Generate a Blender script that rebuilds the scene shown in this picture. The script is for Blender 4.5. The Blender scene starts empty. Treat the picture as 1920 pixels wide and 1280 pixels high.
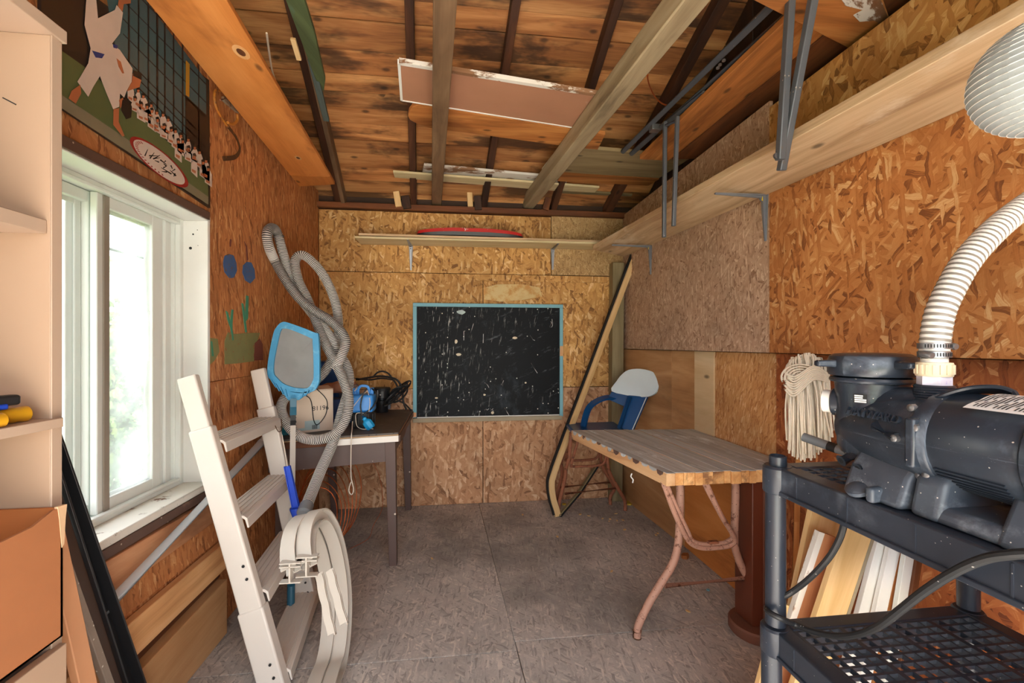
import bpy, math, random
from mathutils import Vector, Matrix
R = random.Random(7)
scene = bpy.context.scene
COL = scene.collection

# ------------------------------------------------------------------ camera
F, EYE, YAW = 820.0, 1.25, math.atan(100/820)        # focal length in px, eye height, yaw to the right
cam_d = bpy.data.cameras.new('camera'); cam = bpy.data.objects.new('camera', cam_d); COL.objects.link(cam)
cam.location = (0, 0, EYE); cam.rotation_euler = (math.pi/2, 0, -YAW)
cam_d.sensor_width = 36; cam_d.lens = F/1920*36; cam_d.shift_y = 5/1920; cam_d.clip_start = .02; cam_d.clip_end = 300
scene.camera = cam
# ------------------------------------------------------------------ world (bright overcast sky), exposure
world = bpy.data.worlds.new('sky'); scene.world = world; world.use_nodes = True
bg = world.node_tree.nodes['Background']; bg.inputs[0].default_value = (.93, .965, 1, 1); bg.inputs[1].default_value = 4.8
vs = scene.view_settings; vs.view_transform = 'Standard'; vs.look = 'None'; vs.gamma = 1; vs.use_curve_mapping = False
vs.exposure = 0.2
sun_d = bpy.data.lights.new('sun', 'SUN'); sun_d.energy = 42; sun_d.angle = .02; sun_d.color = (1, .955, .89)   # high behind the camera: it lights the added bounce apron before the door
sun = bpy.data.objects.new('sun', sun_d); COL.objects.link(sun); sun.rotation_euler = (math.radians(30), 0, 0)
def portal(name, loc, rot, sx, sy):
    l = bpy.data.lights.new(name, 'AREA'); l.shape = 'RECTANGLE'; l.size = sx; l.size_y = sy; l.cycles.is_portal = True
    o = bpy.data.objects.new(name, l); COL.objects.link(o); o.location = loc; o.rotation_euler = rot
portal('portal_doorway', (.12, -.56, 1.1), (-math.pi/2, 0, math.pi), 2.1, 2.15)
portal('portal_window', (-1.24, 1.5, 1.22), (0, -math.pi/2, 0), 1.1, .95)
scene.cycles.max_bounces = 10; scene.cycles.diffuse_bounces = 7; scene.cycles.transparent_max_bounces = 12
scene.cycles.sample_clamp_indirect = 8; scene.cycles.caustics_reflective = False; scene.cycles.caustics_refractive = False

# ------------------------------------------------------------------ measuring: where a sight line meets a plane of the room
def at(u, v, X=None, Y=None, Z=None):
    a, b = (u-960)/F, (645-v)/F
    c, s = math.cos(YAW), math.sin(YAW)
    r = Vector((c*a+s, -s*a+c, b))
    t = X/r.x if X is not None else Y/r.y if Y is not None else (Z-EYE)/r.z
    return Vector((0, 0, EYE)) + r*t

# ------------------------------------------------------------------ materials
def lin(c):
    return tuple(((x/255)/12.92 if x/255 <= .04045 else ((x/255+.055)/1.055)**2.4) for x in c) + (1,)
class NT:
    def __init__(s, name, rough=.6, metal=0):
        s.m = bpy.data.materials.new(name); s.m.use_nodes = True; s.t = s.m.node_tree
        s.b = s.t.nodes['Principled BSDF']; s.b.inputs['Roughness'].default_value = rough; s.b.inputs['Metallic'].default_value = metal
    def n(s, typ, **k):
        nd = s.t.nodes.new('ShaderNode'+typ)
        for a, v in k.items():
            if a.startswith('i_'): nd.inputs[int(a[2:]) if a[2:].isdigit() else a[2:].replace('_', ' ')].default_value = v
            else: setattr(nd, a, v)
        return nd
    def l(s, a, b): s.t.links.new(a, b)
    def tc(s, rand=True):
        a = s.n('Attribute', attribute_name='tc')
        if not rand: return a.outputs['Vector']
        oi = s.n('ObjectInfo'); mul = s.n('Vector' 'Math', operation='SCALE'); mul.inputs[0].default_value = (37.1, 17.3, 9.7)
        s.l(oi.outputs['Random'], mul.inputs['Scale'])
        add = s.n('VectorMath', operation='ADD'); s.l(a.outputs['Vector'], add.inputs[0]); s.l(mul.outputs[0], add.inputs[1])
        return add.outputs[0]
    def mapped(s, v, scale=(1, 1, 1), rot=0, loc=(0, 0, 0)):
        m = s.n('Mapping'); s.l(v, m.inputs['Vector']); m.inputs['Scale'].default_value = scale
        if rot:
            m2 = s.n('Mapping'); s.l(v, m2.inputs['Vector']); m2.inputs['Rotation'].default_value = (0, 0, rot); m2.inputs['Location'].default_value = loc
            s.l(m2.outputs[0], m.inputs['Vector'])
        return m.outputs[0]
    def noise(s, v, scale, detail=3, rough=.55, dist=0, dims='3D'):
        nd = s.n('TexNoise', noise_dimensions=dims); nd.inputs['Scale'].default_value = scale; nd.inputs['Detail'].default_value = detail
        nd.inputs['Roughness'].default_value = rough; nd.inputs['Distortion'].default_value = dist; s.l(v, nd.inputs['Vector']); return nd.outputs['Fac']
    def ramp(s, fac, stops, interp='LINEAR'):
        nd = s.n('ValToRGB'); cr = nd.color_ramp; cr.interpolation = interp
        while len(cr.elements) < len(stops): cr.elements.new(.5)
        for e, (p, c) in zip(cr.elements, stops):
            e.position = p; e.color = lin(c) if len(c) == 3 else c
        s.l(fac, nd.inputs[0]); return nd.outputs[0]
    def step(s, fac, lo, hi):
        nd = s.n('MapRange', interpolation_type='SMOOTHSTEP'); s.l(fac, nd.inputs[0]); nd.inputs[1].default_value = lo; nd.inputs[2].default_value = hi; return nd.outputs[0]
    def math(s, op, a, b=None):
        nd = s.n('Math', operation=op)
        for i, x in enumerate((a, b)):
            if x is None: continue
            if isinstance(x, (int, float)): nd.inputs[i].default_value = x
            else: s.l(x, nd.inputs[i])
        return nd.outputs[0]
    def mix(s, fac, a, b, mode='MIX'):
        nd = s.n('Mix', data_type='RGBA', blend_type=mode)
        for sk, x in ((nd.inputs[0], fac), (nd.inputs[6], a), (nd.inputs[7], b)):
            if isinstance(x, (int, float)): sk.default_value = x
            elif isinstance(x, tuple): sk.default_value = lin(x) if len(x) == 3 else x
            else: s.l(x, sk)
        return nd.outputs[2]
    def bump(s, h, strength=.3, dist=.002):
        nd = s.n('Bump'); nd.inputs['Strength'].default_value = strength; nd.inputs['Distance'].default_value = dist
        s.l(h, nd.inputs['Height']); s.l(nd.outputs[0], s.b.inputs['Normal'])
    def color(s, c):
        if isinstance(c, tuple): s.b.inputs['Base Color'].default_value = lin(c)
        else: s.l(c, s.b.inputs['Base Color'])
        return s.m
    def vary(s, c, amt=.12):
        oi = s.n('ObjectInfo'); hs = s.n('HueSaturation'); mr = s.n('MapRange'); s.l(oi.outputs['Random'], mr.inputs[0])
        mr.inputs[3].default_value = 1-amt; mr.inputs[4].default_value = 1+amt
        s.l(mr.outputs[0], hs.inputs['Value']); s.l(c, hs.inputs['Color']); return hs.outputs[0]

def osb(name, stops, chip=(.10, .024), stain=None, bump=.35, rough=.75, vertical=0.0, fine=.25):
    """strand board: several layers of overlapping wood flakes"""
    t = NT(name, rough); v0 = t.tc()
    wv = t.n('TexNoise', noise_dimensions='2D'); t.l(v0, wv.inputs['Vector']); wv.inputs['Scale'].default_value = 20; wv.inputs['Detail'].default_value = 2
    w1 = t.n('VectorMath', operation='SUBTRACT'); t.l(wv.outputs['Color'], w1.inputs[0]); w1.inputs[1].default_value = (.5, .5, .5)
    w2 = t.n('VectorMath', operation='SCALE'); t.l(w1.outputs[0], w2.inputs[0]); w2.inputs['Scale'].default_value = .016
    w3 = t.n('VectorMath', operation='ADD'); t.l(v0, w3.inputs[0]); t.l(w2.outputs[0], w3.inputs[1]); v = w3.outputs[0]
    tone = None
    angs = [.25, 1.15, 2.1, 2.75, .75, 1.65]
    if vertical: angs = [vertical+x for x in (.2, -.25, .45, -.5, .05, -.1)]
    for i, a in enumerate(angs):
        k = 1 - .10*i
        m = t.mapped(v, (1/(chip[0]*k), 1/(chip[1]*k), 1), a, (i*3.7, i*1.9, 0))
        vo = t.n('TexVoronoi', voronoi_dimensions='2D', feature='F1'); vo.inputs['Scale'].default_value = 1; vo.inputs['Randomness'].default_value = 1; t.l(m, vo.inputs['Vector'])
        sp = t.n('SeparateColor'); t.l(vo.outputs['Color'], sp.inputs[0])
        # each flake a little darker to one edge
        sg = t.noise(t.mapped(m, (.8, 6, 1)), 1, 2, .6)           # grain of the strand itself
        g = t.math('ADD', t.math('ADD', sp.outputs[1], t.math('MULTIPLY', t.math('SUBTRACT', vo.outputs['Distance'], .35), -.22)), t.math('MULTIPLY', t.math('SUBTRACT', sg, .5), .55))
        if tone is None: tone = g
        else:
            mk = t.step(sp.outputs[0], .62, .64)
            mx = t.n('Mix', data_type='FLOAT'); t.l(mk, mx.inputs[0]); t.l(tone, mx.inputs[2]); t.l(g, mx.inputs[3]); tone = mx.outputs[0]
    fn = t.noise(t.mapped(v, (25, 160, 1), .4), 1, 3, .7)
    tn = t.math('ADD', tone, t.math('MULTIPLY', t.math('SUBTRACT', fn, .5), fine))
    mid = stops[2][1]; pull = lambda c, k: tuple(c[i]+(mid[i]-c[i])*k for i in range(3))
    c = t.ramp(tn, [(-0.0, pull(stops[0][1], .32)), (.16, pull(stops[1][1], .45)), (.5, mid), (.84, pull(stops[3][1], .42)), (1.0, pull(stops[4][1], .22))])
    lo = t.noise(v0, 2.2, 3)
    c = t.mix(t.step(lo, .35, .75), c, t.mix(.35, c, tuple(int(x*.62) for x in stops[1][1])), 'MIX')
    if stain:
        col, s0, s1, sc = stain
        c = t.mix(t.step(t.noise(v0, sc, 5, .65), s0, s1), c, t.mix(.55, c, col))
    t.bump(tn, bump, .003)
    return t.color(c)

def wood(name, cols, gs=16, stain=None, paint=None, rough=.7, bump=.25, knots=True, vary=.12, fine=.5, contrast=(.25, .75)):
    """sawn wood, grain along tc.x"""
    t = NT(name, rough); v = t.tc()
    wob = t.noise(t.mapped(v, (1.5, 5, 5)), 1, 2)
    vec = t.n('CombineXYZ'); t.l(t.math('MULTIPLY', wob, .09), vec.inputs[1])
    ad = t.n('VectorMath', operation='ADD'); t.l(v, ad.inputs[0]); t.l(vec.outputs[0], ad.inputs[1])
    g = t.noise(t.mapped(ad.outputs[0], (1.1, gs, gs)), 1, 4, .6, .6)
    f = t.noise(t.mapped(v, (5, 210, 210)), 1, 2, .6)
    val = t.math('ADD', g, t.math('MULTIPLY', t.math('SUBTRACT', f, .5), .3*fine))
    a, b = contrast
    c = t.ramp(val, [(a, cols[0]), ((a+b)/2, cols[1]), (b, cols[2])])
    if knots:
        vo = t.n('TexVoronoi', voronoi_dimensions='2D'); vo.inputs['Scale'].default_value = 1; t.l(t.mapped(v, (3.2, 7, 1)), vo.inputs['Vector'])
        sp = t.n('SeparateColor'); t.l(vo.outputs['Color'], sp.inputs[0])
        kn = t.math('MULTIPLY', t.math('SUBTRACT', 1.0, t.step(vo.outputs['Distance'], .03, .11)), t.math('GREATER_THAN', sp.outputs[0], .72))
        c = t.mix(t.math('MULTIPLY', kn, .75), c, tuple(int(x*.42) for x in cols[0]))
    if stain:
        col, s0, s1, sc = stain
        c = t.mix(t.step(t.noise(t.mapped(v, (.5, 1.6, 1.6)), sc, 5, .65, .3), s0, s1), c, t.mix(.8, c, col))
    if paint:
        col, s0, s1, sc = paint
        c = t.mix(t.step(t.noise(t.mapped(v, (.6, 1.5, 1.5)), sc, 6, .7), s0, s1), c, col)
    if vary: c = t.vary(c, vary)
    t.bump(val, bump, .002)
    return t.color(c)

def paint(name, col, rough=.5, wear=None, metal=0, var=.10, scale=9, bump=.05, spec=None, speck=None):
    t = NT(name, rough, metal); v = t.tc(False)
    nz = t.noise(v, scale, 4, .6)
    c = t.mix(nz, tuple(int(x*(1-var)) for x in col), tuple(min(255, int(x*(1+var*.6))) for x in col))
    if wear:
        w, s0, s1, sc = wear
        c = t.mix(t.step(t.noise(v, sc, 6, .7), s0, s1), c, w)
    if speck:
        w, thr, sc = speck
        vo = t.n('TexVoronoi'); vo.inputs['Scale'].default_value = sc; t.l(v, vo.inputs['Vector'])
        sp = t.n('SeparateColor'); t.l(vo.outputs['Color'], sp.inputs[0])
        k = t.math('MULTIPLY', t.math('LESS_THAN', vo.outputs['Distance'], .22), t.math('GREATER_THAN', sp.outputs[0], thr))
        c = t.mix(k, c, w)
    if bump: t.bump(t.noise(v, scale*12, 3), bump, .001)
    if spec is not None: t.b.inputs['Specular IOR Level'].default_value = spec
    return t.color(c)

# ------------------------------------------------------------------ geometry
def frame(d, up=Vector((0, 0, 1))):
    d = d.normalized(); up = Vector(up)
    if abs(d.dot(up.normalized())) > .98: up = Vector((0, 1, 0)) if abs(d.y) < .9 else Vector((1, 0, 0))
    s = d.cross(up).normalized(); return d, s, s.cross(d).normalized()
def cr(pts, k=6, closed=False):
    """smooth curve through points"""
    P = [Vector(p) for p in pts]; n = len(P); out = []
    for i in range(n if closed else n-1):
        a, b, c, d = (P[(i+j-1) % n] if closed else P[min(max(i+j-1, 0), n-1)] for j in range(4))
        for q in range(k):
            t = q/k; out.append(.5*((2*b)+(c-a)*t+(2*a-5*b+4*c-d)*t*t+(3*b-a-3*c+d)*t**3))
    if not closed: out.append(P[-1])
    return out
class G:
    def __init__(s): s.v = []; s.f = []; s.t = []; s.mi = []; s.cur = 0
    def add(s, vs, fs, ts):
        o = len(s.v); s.v += [Vector(v) for v in vs]; s.t += [tuple(t) for t in ts]
        s.f += [tuple(i+o for i in f) for f in fs]; s.mi += [s.cur]*len(fs); return s
    def bar(s, p0, p1, w, h, up=(0, 0, 1), w1=None, h1=None, seg=1):
        p0, p1 = Vector(p0), Vector(p1); d, a, b = frame(p1-p0, up); L = (p1-p0).length
        w1 = w if w1 is None else w1; h1 = h if h1 is None else h1; vs = []; ts = []; fs = []
        for i in range(seg+1):
            q = i/seg; c = p0.lerp(p1, q); W = w+(w1-w)*q; H = h+(h1-h)*q
            for x, y in ((-1, -1), (1, -1), (1, 1), (-1, 1)):
                vs.append(c+a*x*W/2+b*y*H/2); ts.append((L*q, x*W/2, y*H/2))
        for i in range(seg):
            for j in range(4): fs.append((i*4+j, i*4+(j+1) % 4, i*4+4+(j+1) % 4, i*4+4+j))
        fs += [(3, 2, 1, 0), tuple(seg*4+k for k in range(4))]
        return s.add(vs, fs, ts)
    def box(s, lo, hi, grain=None):
        lo, hi = Vector(lo), Vector(hi); vs = []; d = hi-lo
        ax = grain if grain is not None else max(range(3), key=lambda i: d[i]); o = [i for i in range(3) if i != ax]
        if d[o[0]] < d[o[1]]: o.reverse()
        for z in (0, 1):
            for x, y in ((0, 0), (1, 0), (1, 1), (0, 1)): vs.append(Vector((lo.x+d.x*x, lo.y+d.y*y, lo.z+d.z*z)))
        return s.add(vs, [(3, 2, 1, 0), (4, 5, 6, 7), (0, 1, 5, 4), (1, 2, 6, 5), (2, 3, 7, 6), (3, 0, 4, 7)], [(v[ax], v[o[0]], v[o[1]]) for v in vs])
    def slab(s, pts, thick, ax=None, ay=None):
        """flat polygon (any 3-D outline) given a thickness vector"""
        P = [Vector(p) for p in pts]; n = len(P); T = Vector(thick)
        ax = Vector(ax).normalized() if ax is not None else (P[1]-P[0]).normalized()
        nn = T.normalized(); ay = Vector(ay).normalized() if ay is not None else nn.cross(ax)
        vs = P+[p+T for p in P]; ts = [(p.dot(ax), p.dot(ay), 0 if i < n else T.length) for i, p in enumerate(vs)]
        nrm = Vector()
        for i in range(n): nrm += (P[i]-P[0]).cross(P[(i+1) % n]-P[0])
        fs = [tuple(range(n)), tuple(range(2*n-1, n-1, -1))] + [(i, i+n, (i+1) % n+n, (i+1) % n) for i in range(n)]
        if nrm.dot(T) > 0: fs = [tuple(reversed(f)) for f in fs]
        return s.add(vs, fs, ts)
    def tube(s, path, r, n=8, closed=False, caps=True, flat=1.0):
        P = [Vector(p) for p in path]; m = len(P); rr = r if callable(r) else (lambda i: r[i]) if isinstance(r, (list, tuple)) else (lambda i: r)
        T = [(P[(i+1) % m]-P[i-1] if closed else P[min(i+1, m-1)]-P[max(i-1, 0)]).normalized() for i in range(m)]
        _, a, b = frame(T[0]); vs = []; ts = []; fs = []; L = 0
        for i in range(m):
            if i:
                L += (P[i]-P[i-1]).length; a = (a-T[i]*a.dot(T[i])).normalized(); b = T[i].cross(a)
            for j in range(n):
                q = 2*math.pi*j/n; vs.append(P[i]+(a*math.cos(q)+b*math.sin(q)*flat)*rr(i)); ts.append((L, rr(i)*math.sin(q), rr(i)*math.cos(q)))
        for i in range(m if closed else m-1):
            i2 = (i+1) % m
            for j in range(n): fs.append((i*n+j, i*n+(j+1) % n, i2*n+(j+1) % n, i2*n+j))
        if caps and not closed: fs += [tuple(reversed(range(n))), tuple((m-1)*n+j for j in range(n))]
        return s.add(vs, fs, ts)
    def sweep(s, path, prof, up=(0, 0, 1), closed=False, fixed=False):
        P = [Vector(p) for p in path]; m = len(P); n = len(prof); vs = []; ts = []; fs = []; L = 0; a = b = None
        for i in range(m):
            T = (P[(i+1) % m]-P[i-1] if closed else P[min(i+1, m-1)]-P[max(i-1, 0)]).normalized()
            if fixed: b = Vector(up).normalized(); a = T.cross(b).normalized(); b = a.cross(T)
            elif a is None: _, a, b = frame(T, up)
            else: a = (a-T*a.dot(T)).normalized(); b = a.cross(T)
            if i: L += (P[i]-P[i-1]).length
            for x, y in prof: vs.append(P[i]+a*x+b*y); ts.append((L, x, y))
        for i in range(m if closed else m-1):
            i2 = (i+1) % m
            for j in range(n): fs.append((i*n+j, i*n+(j+1) % n, i2*n+(j+1) % n, i2*n+j))
        if not closed: fs += [tuple(reversed(range(n))), tuple((m-1)*n+j for j in range(n))]
        return s.add(vs, fs, ts)
    def lathe(s, prof, c=(0, 0, 0), axis=(0, 0, 1), n=28, up=(0, 1, 0), sq=1.0, arc=None):
        """profile (radius, distance along axis)"""
        c = Vector(c); d, a, b = frame(Vector(axis), up); vs = []; ts = []; fs = []; m = len(prof); k = n if not arc else n+1
        for r, z in prof:
            for j in range(k):
                q = (arc or 2*math.pi)*j/n; vs.append(c+d*z+(a*math.cos(q)+b*math.sin(q)*sq)*r); ts.append((q*r, z, 0))
        for i in range(m-1):
            for j in range(n if arc else k):
                j2 = j+1 if arc else (j+1) % k; fs.append((i*k+j, i*k+j2, (i+1)*k+j2, (i+1)*k+j))
        if not arc:
            if prof[0][0] > 1e-6: fs.append(tuple(reversed(range(k))))
            if prof[-1][0] > 1e-6: fs.append(tuple((m-1)*k+j for j in range(k)))
        return s.add(vs, fs, ts)
    def build(s, name, mat, parent=None, bevel=0, smooth=35, seg=2, keep=False):
        mats = mat if isinstance(mat, (list, tuple)) else [mat]
        if parent is not None: org = Vector(parent['_o']) if '_o' in parent else parent.location.copy()
        elif keep: org = Vector((0, 0, 0))
        else:
            lo = [min(v[i] for v in s.v) for i in range(3)]; hi = [max(v[i] for v in s.v) for i in range(3)]; org = Vector(((lo[0]+hi[0])/2, (lo[1]+hi[1])/2, lo[2]))
        me = bpy.data.meshes.new(name); me.from_pydata([tuple(v-org) for v in s.v], [], s.f)
        at_ = me.attributes.new('tc', 'FLOAT_VECTOR', 'POINT'); at_.data.foreach_set('vector', [x for t in s.t for x in t])
        for m in mats: me.materials.append(m)
        if len(mats) > 1: me.polygons.foreach_set('material_index', s.mi)
        if smooth:
            me.polygons.foreach_set('use_smooth', [True]*len(me.polygons)); me.set_sharp_from_angle(angle=math.radians(smooth))
        me.update()
        o = bpy.data.objects.new(name, me); COL.objects.link(o)
        if parent is None: o.location = org
        else: o.parent = parent
        o['_o'] = tuple(org)
        if bevel:
            b = o.modifiers.new('bevel', 'BEVEL'); b.width = bevel; b.segments = seg; b.limit_method = 'ANGLE'; b.angle_limit = math.radians(40)
        return o
def tag(o, label, cat, group=None):
    o['label'] = label; o['category'] = cat
    if group: o['group'] = group
    return o
def thing(name, label, cat, loc, group=None):
    o = bpy.data.objects.new(name, None); COL.objects.link(o); o.location = Vector(loc); o['_o'] = tuple(Vector(loc)); o.empty_display_size = .05
    return tag(o, label, cat, group)
def structure(o, label=None):
    o['kind'] = 'structure'
    if label: o['label'] = label
    return o
def shell(name, loc=(0, 0, 0), label=None):
    o = bpy.data.objects.new(name, None); COL.objects.link(o); o.location = loc; o['_o'] = tuple(loc); o.empty_display_size = .05; return structure(o, label)
def text(body, name, mat, parent, origin, xdir, ydir, size, depth=.0004):
    """lettering lying on a surface, x and y directions given"""
    cu = bpy.data.curves.new(name, 'FONT'); cu.body = body; cu.size = size; cu.extrude = depth; cu.align_x = 'CENTER'; cu.align_y = 'CENTER'
    ob = bpy.data.objects.new(name, cu); COL.objects.link(ob)
    dg = bpy.context.evaluated_depsgraph_get(); me = bpy.data.meshes.new_from_object(ob.evaluated_get(dg)); bpy.data.objects.remove(ob)
    x = Vector(xdir).normalized(); y = Vector(ydir); y = (y-x*y.dot(x)).normalized(); z = x.cross(y)
    M = Matrix((x, y, z)).transposed().to_4x4(); M.translation = Vector(origin)-Vector(parent['_o']); me.transform(M)
    me.materials.clear(); me.materials.append(mat)
    o = bpy.data.objects.new(name, me); COL.objects.link(o); o.parent = parent; o['_o'] = parent['_o']; return o

# ------------------------------------------------------------------ material library
def st(*c): return [(.0, c[0]), (.28, c[1]), (.52, c[2]), (.78, c[3]), (1.0, c[4])]
M = {}
M['osb_back'] = osb('strand_board_honey', st((98, 60, 26), (168, 116, 58), (204, 154, 88), (226, 180, 114), (246, 216, 166)), chip=(.13, .026), stain=((130, 78, 36), .58, .78, 1.7))
M['osb_back_low'] = osb('strand_board_tan', st((112, 72, 44), (172, 122, 82), (198, 150, 110), (216, 174, 134), (236, 204, 168)), chip=(.14, .032), stain=((120, 78, 48), .56, .8, 1.6))
M['osb_left'] = osb('strand_board_red_brown', st((112, 60, 26), (164, 100, 52), (190, 122, 70), (210, 146, 90), (230, 180, 126)), chip=(.11, .018), vertical=1.5, stain=((92, 48, 20), .52, .8, 1.8))
M['osb_grey'] = osb('strand_board_dull_grey_brown', st((120, 82, 60), (168, 134, 108), (188, 154, 128), (204, 174, 148), (228, 202, 176)), chip=(.085, .015), bump=.2, fine=.4)
M['osb_top_dull'] = osb('strand_board_dull_olive', st((120, 90, 52), (168, 132, 84), (188, 152, 102), (204, 172, 122), (224, 198, 150)), chip=(.06, .010), bump=.2)
M['osb_bright'] = osb('strand_board_orange', st((104, 54, 20), (168, 98, 44), (200, 130, 70), (222, 160, 98), (242, 200, 144)), chip=(.12, .024))
M['osb_gold'] = osb('strand_board_gold', st((100, 62, 26), (164, 112, 54), (196, 144, 80), (218, 172, 106), (238, 204, 146)), chip=(.13, .032))
M['osb_red'] = osb('strand_board_dark_red', st((84, 34, 12), (140, 70, 30), (166, 92, 46), (188, 116, 64), (222, 160, 106)), chip=(.12, .024), stain=((84, 40, 18), .5, .8, 2))
M['osb_light'] = osb('strand_board_light', st((150, 88, 40), (190, 132, 76), (208, 152, 96), (222, 174, 122), (240, 206, 164)), chip=(.07, .014), vertical=1.4)
M['osb_floor'] = osb('strand_board_worn_grey_floor', st((132, 126, 122), (166, 160, 156), (184, 178, 172), (198, 191, 184), (222, 212, 200)), chip=(.10, .014), bump=.4, rough=.82, fine=.35, stain=((112, 110, 108), .45, .70, 1.1))
M['ply'] = wood('plywood_tan', ((150, 104, 62), (182, 136, 90), (206, 164, 118)), gs=6, stain=((120, 84, 52), .5, .75, 1.6), knots=False, bump=.08)
M['ply_pale'] = wood('plywood_pale', ((188, 158, 116), (206, 178, 138), (218, 194, 158)), gs=7, bump=.08)
M['ply_orange'] = wood('plywood_orange', ((170, 98, 40), (200, 126, 60), (218, 146, 80)), gs=5, stain=((140, 76, 28), .52, .7, 2.2), bump=.08)
M['roof'] = wood('roof_board_aged_pine', ((96, 54, 26), (166, 108, 60), (212, 156, 98)), gs=11, stain=((30, 17, 10), .47, .62, 2.6), vary=.25, contrast=(.22, .72), fine=.8)
M['rafter'] = wood('rafter_dark', ((40, 20, 10), (66, 36, 18), (96, 58, 32)), gs=9, stain=((22, 13, 9), .45, .7, 2), vary=.2)
M['dark_board'] = wood('dark_aged_board', ((26, 15, 8), (46, 28, 16), (70, 44, 26)), gs=9, vary=.25)
M['joist_brown'] = wood('joist_grey_brown', ((84, 62, 42), (112, 86, 62), (140, 114, 86)), gs=10, stain=((70, 48, 30), .5, .75, 2.4), knots=False)
M['joist_grey'] = wood('joist_weathered_grey', ((126, 108, 82), (164, 146, 116), (190, 174, 146)), gs=11, stain=((76, 62, 44), .52, .74, 3), knots=False)
M['pine'] = wood('pine_plank', ((176, 130, 84), (212, 170, 122), (232, 198, 154)), gs=13, stain=((150, 112, 76), .56, .8, 1.8))
M['pine_worn'] = wood('pine_worn_pale', ((150, 116, 84), (200, 170, 132), (226, 202, 168)), gs=15, paint=((226, 208, 182), .52, .68, 3), stain=((160, 116, 80), .58, .8, 2))
M['pine_new'] = wood('pine_clean', ((206, 164, 104), (226, 190, 134), (238, 208, 158)), gs=17, knots=False)
M['pine_orange'] = wood('pine_varnished_orange', ((108, 62, 28), (174, 108, 52), (212, 150, 84)), gs=15, stain=((84, 40, 14), .54, .74, 1.6))
M['pine_dark'] = wood('pine_dark_brown', ((58, 30, 12), (96, 52, 22), (134, 78, 38)), gs=11, stain=((36, 20, 10), .5, .7, 2))
M['plank_tan'] = wood('wall_plank_tan', ((186, 130, 80), (218, 166, 112), (234, 192, 142)), gs=9, stain=((140, 92, 54), .55, .75, 2))
M['plank_red'] = wood('wall_plank_reddish', ((164, 104, 66), (198, 138, 96), (216, 164, 122)), gs=7, stain=((112, 66, 38), .5, .75, 2))
M['grey_green'] = wood('post_grey_green', ((112, 98, 66), (138, 124, 90), (160, 146, 112)), gs=12, knots=False)
M['grey_plank'] = wood('plank_grey_weathered', ((104, 88, 58), (138, 120, 86), (166, 148, 112)), gs=12, stain=((84, 68, 44), .55, .75, 2.5))
M['white_chip'] = wood('board_white_paint_flaking', ((110, 74, 48), (138, 100, 70), (160, 122, 92)), paint=((226, 222, 214), .44, .5, 6), knots=False)
M['pale_batten'] = wood('batten_pale_yellow', ((190, 172, 128), (208, 192, 150), (222, 208, 172)), gs=14, knots=False)
M['pinkish'] = paint('board_pink_brown', (178, 128, 100), .55, wear=((226, 214, 200), .68, .74, 9), scale=3)
M['white'] = paint('white_paint', (232, 232, 228), .45, wear=((176, 168, 156), .66, .8, 7), var=.03)
M['vinyl'] = paint('white_vinyl', (226, 230, 226), .35, var=.03)
M['sill'] = paint('white_paint_worn', (226, 222, 212), .6, wear=((110, 78, 52), .58, .66, 12), var=.05)
M['brown_worn'] = paint('brown_paint_worn', (96, 72, 62), .6, wear=((128, 98, 80), .58, .7, 10), speck=((190, 176, 160), .9, 60))
M['beige'] = paint('beige_laminate', (174, 147, 124), .5, var=.03, scale=4)
M['beige_edge'] = paint('beige_laminate_edge', (186, 162, 142), .5, var=.03)
M['ladder'] = paint('white_plastic_ladder', (212, 204, 194), .42, var=.03, scale=5)
M['track'] = paint('beige_white_plastic_rail', (196, 188, 176), .42, var=.05, scale=5)
M['black_pl'] = paint('black_plastic_dusty', (43, 49, 60), .34, var=.12, scale=14, speck=((150, 148, 142), .975, 240), wear=((92, 100, 112), .54, .8, 5))
M['pump_bl'] = paint('black_pump_plastic', (43, 50, 61), .28, var=.15, scale=10, speck=((180, 176, 168), .96, 210), wear=((104, 114, 128), .5, .78, 6))
M['pump_base'] = paint('grey_dusty_pump_base', (70, 78, 90), .38, var=.15, scale=12, speck=((200, 196, 190), .96, 220), wear=((142, 152, 164), .48, .72, 8))
M['black'] = paint('black_matte', (24, 24, 26), .6)
M['black_paint'] = paint('black_metal_paint', (34, 35, 38), .4, speck=((210, 206, 200), .97, 40))
M['dark_brown'] = paint('dark_brown_metal', (70, 50, 40), .5, speck=((220, 214, 204), .97, 40))
M['black_rub'] = paint('black_rubber_cable', (30, 32, 34), .5, speck=((150, 145, 140), .92, 160))
M['steel'] = paint('galvanised_steel', (150, 152, 156), .38, metal=.85)
M['grey_metal'] = paint('grey_painted_metal', (120, 124, 132), .45, metal=.2)
M['tube_dark'] = paint('dark_grey_steel_tube', (92, 96, 102), .42, metal=.3, speck=((170, 160, 150), .95, 90), wear=((98, 92, 86), .6, .75, 20))
M['pole'] = paint('beige_grey_pole', (168, 158, 146), .45, var=.05)
M['alu'] = paint('aluminium_tube', (204, 206, 208), .4, metal=.25, var=.06)
M['rust_pink'] = paint('pink_tube_rust_spots', (186, 142, 122), .6, wear=((110, 70, 52), .56, .66, 26), speck=((84, 52, 40), .6, 120), var=.1)
M['rust'] = paint('rusty_brown_tube', (150, 92, 66), .62, wear=((92, 52, 34), .52, .66, 30), var=.15)
M['rust_dark'] = paint('rusted_iron', (92, 64, 42), .6, wear=((160, 100, 44), .55, .7, 30), metal=.3, var=.2)
M['copper'] = paint('copper_wire', (190, 96, 48), .38, metal=.75, var=.2, scale=30)
M['net_blue'] = paint('blue_plastic_faded', (66, 146, 190), .5, wear=((120, 178, 206), .5, .75, 16), var=.1)
M['royal'] = paint('royal_blue_plastic', (30, 72, 190), .45)
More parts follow.
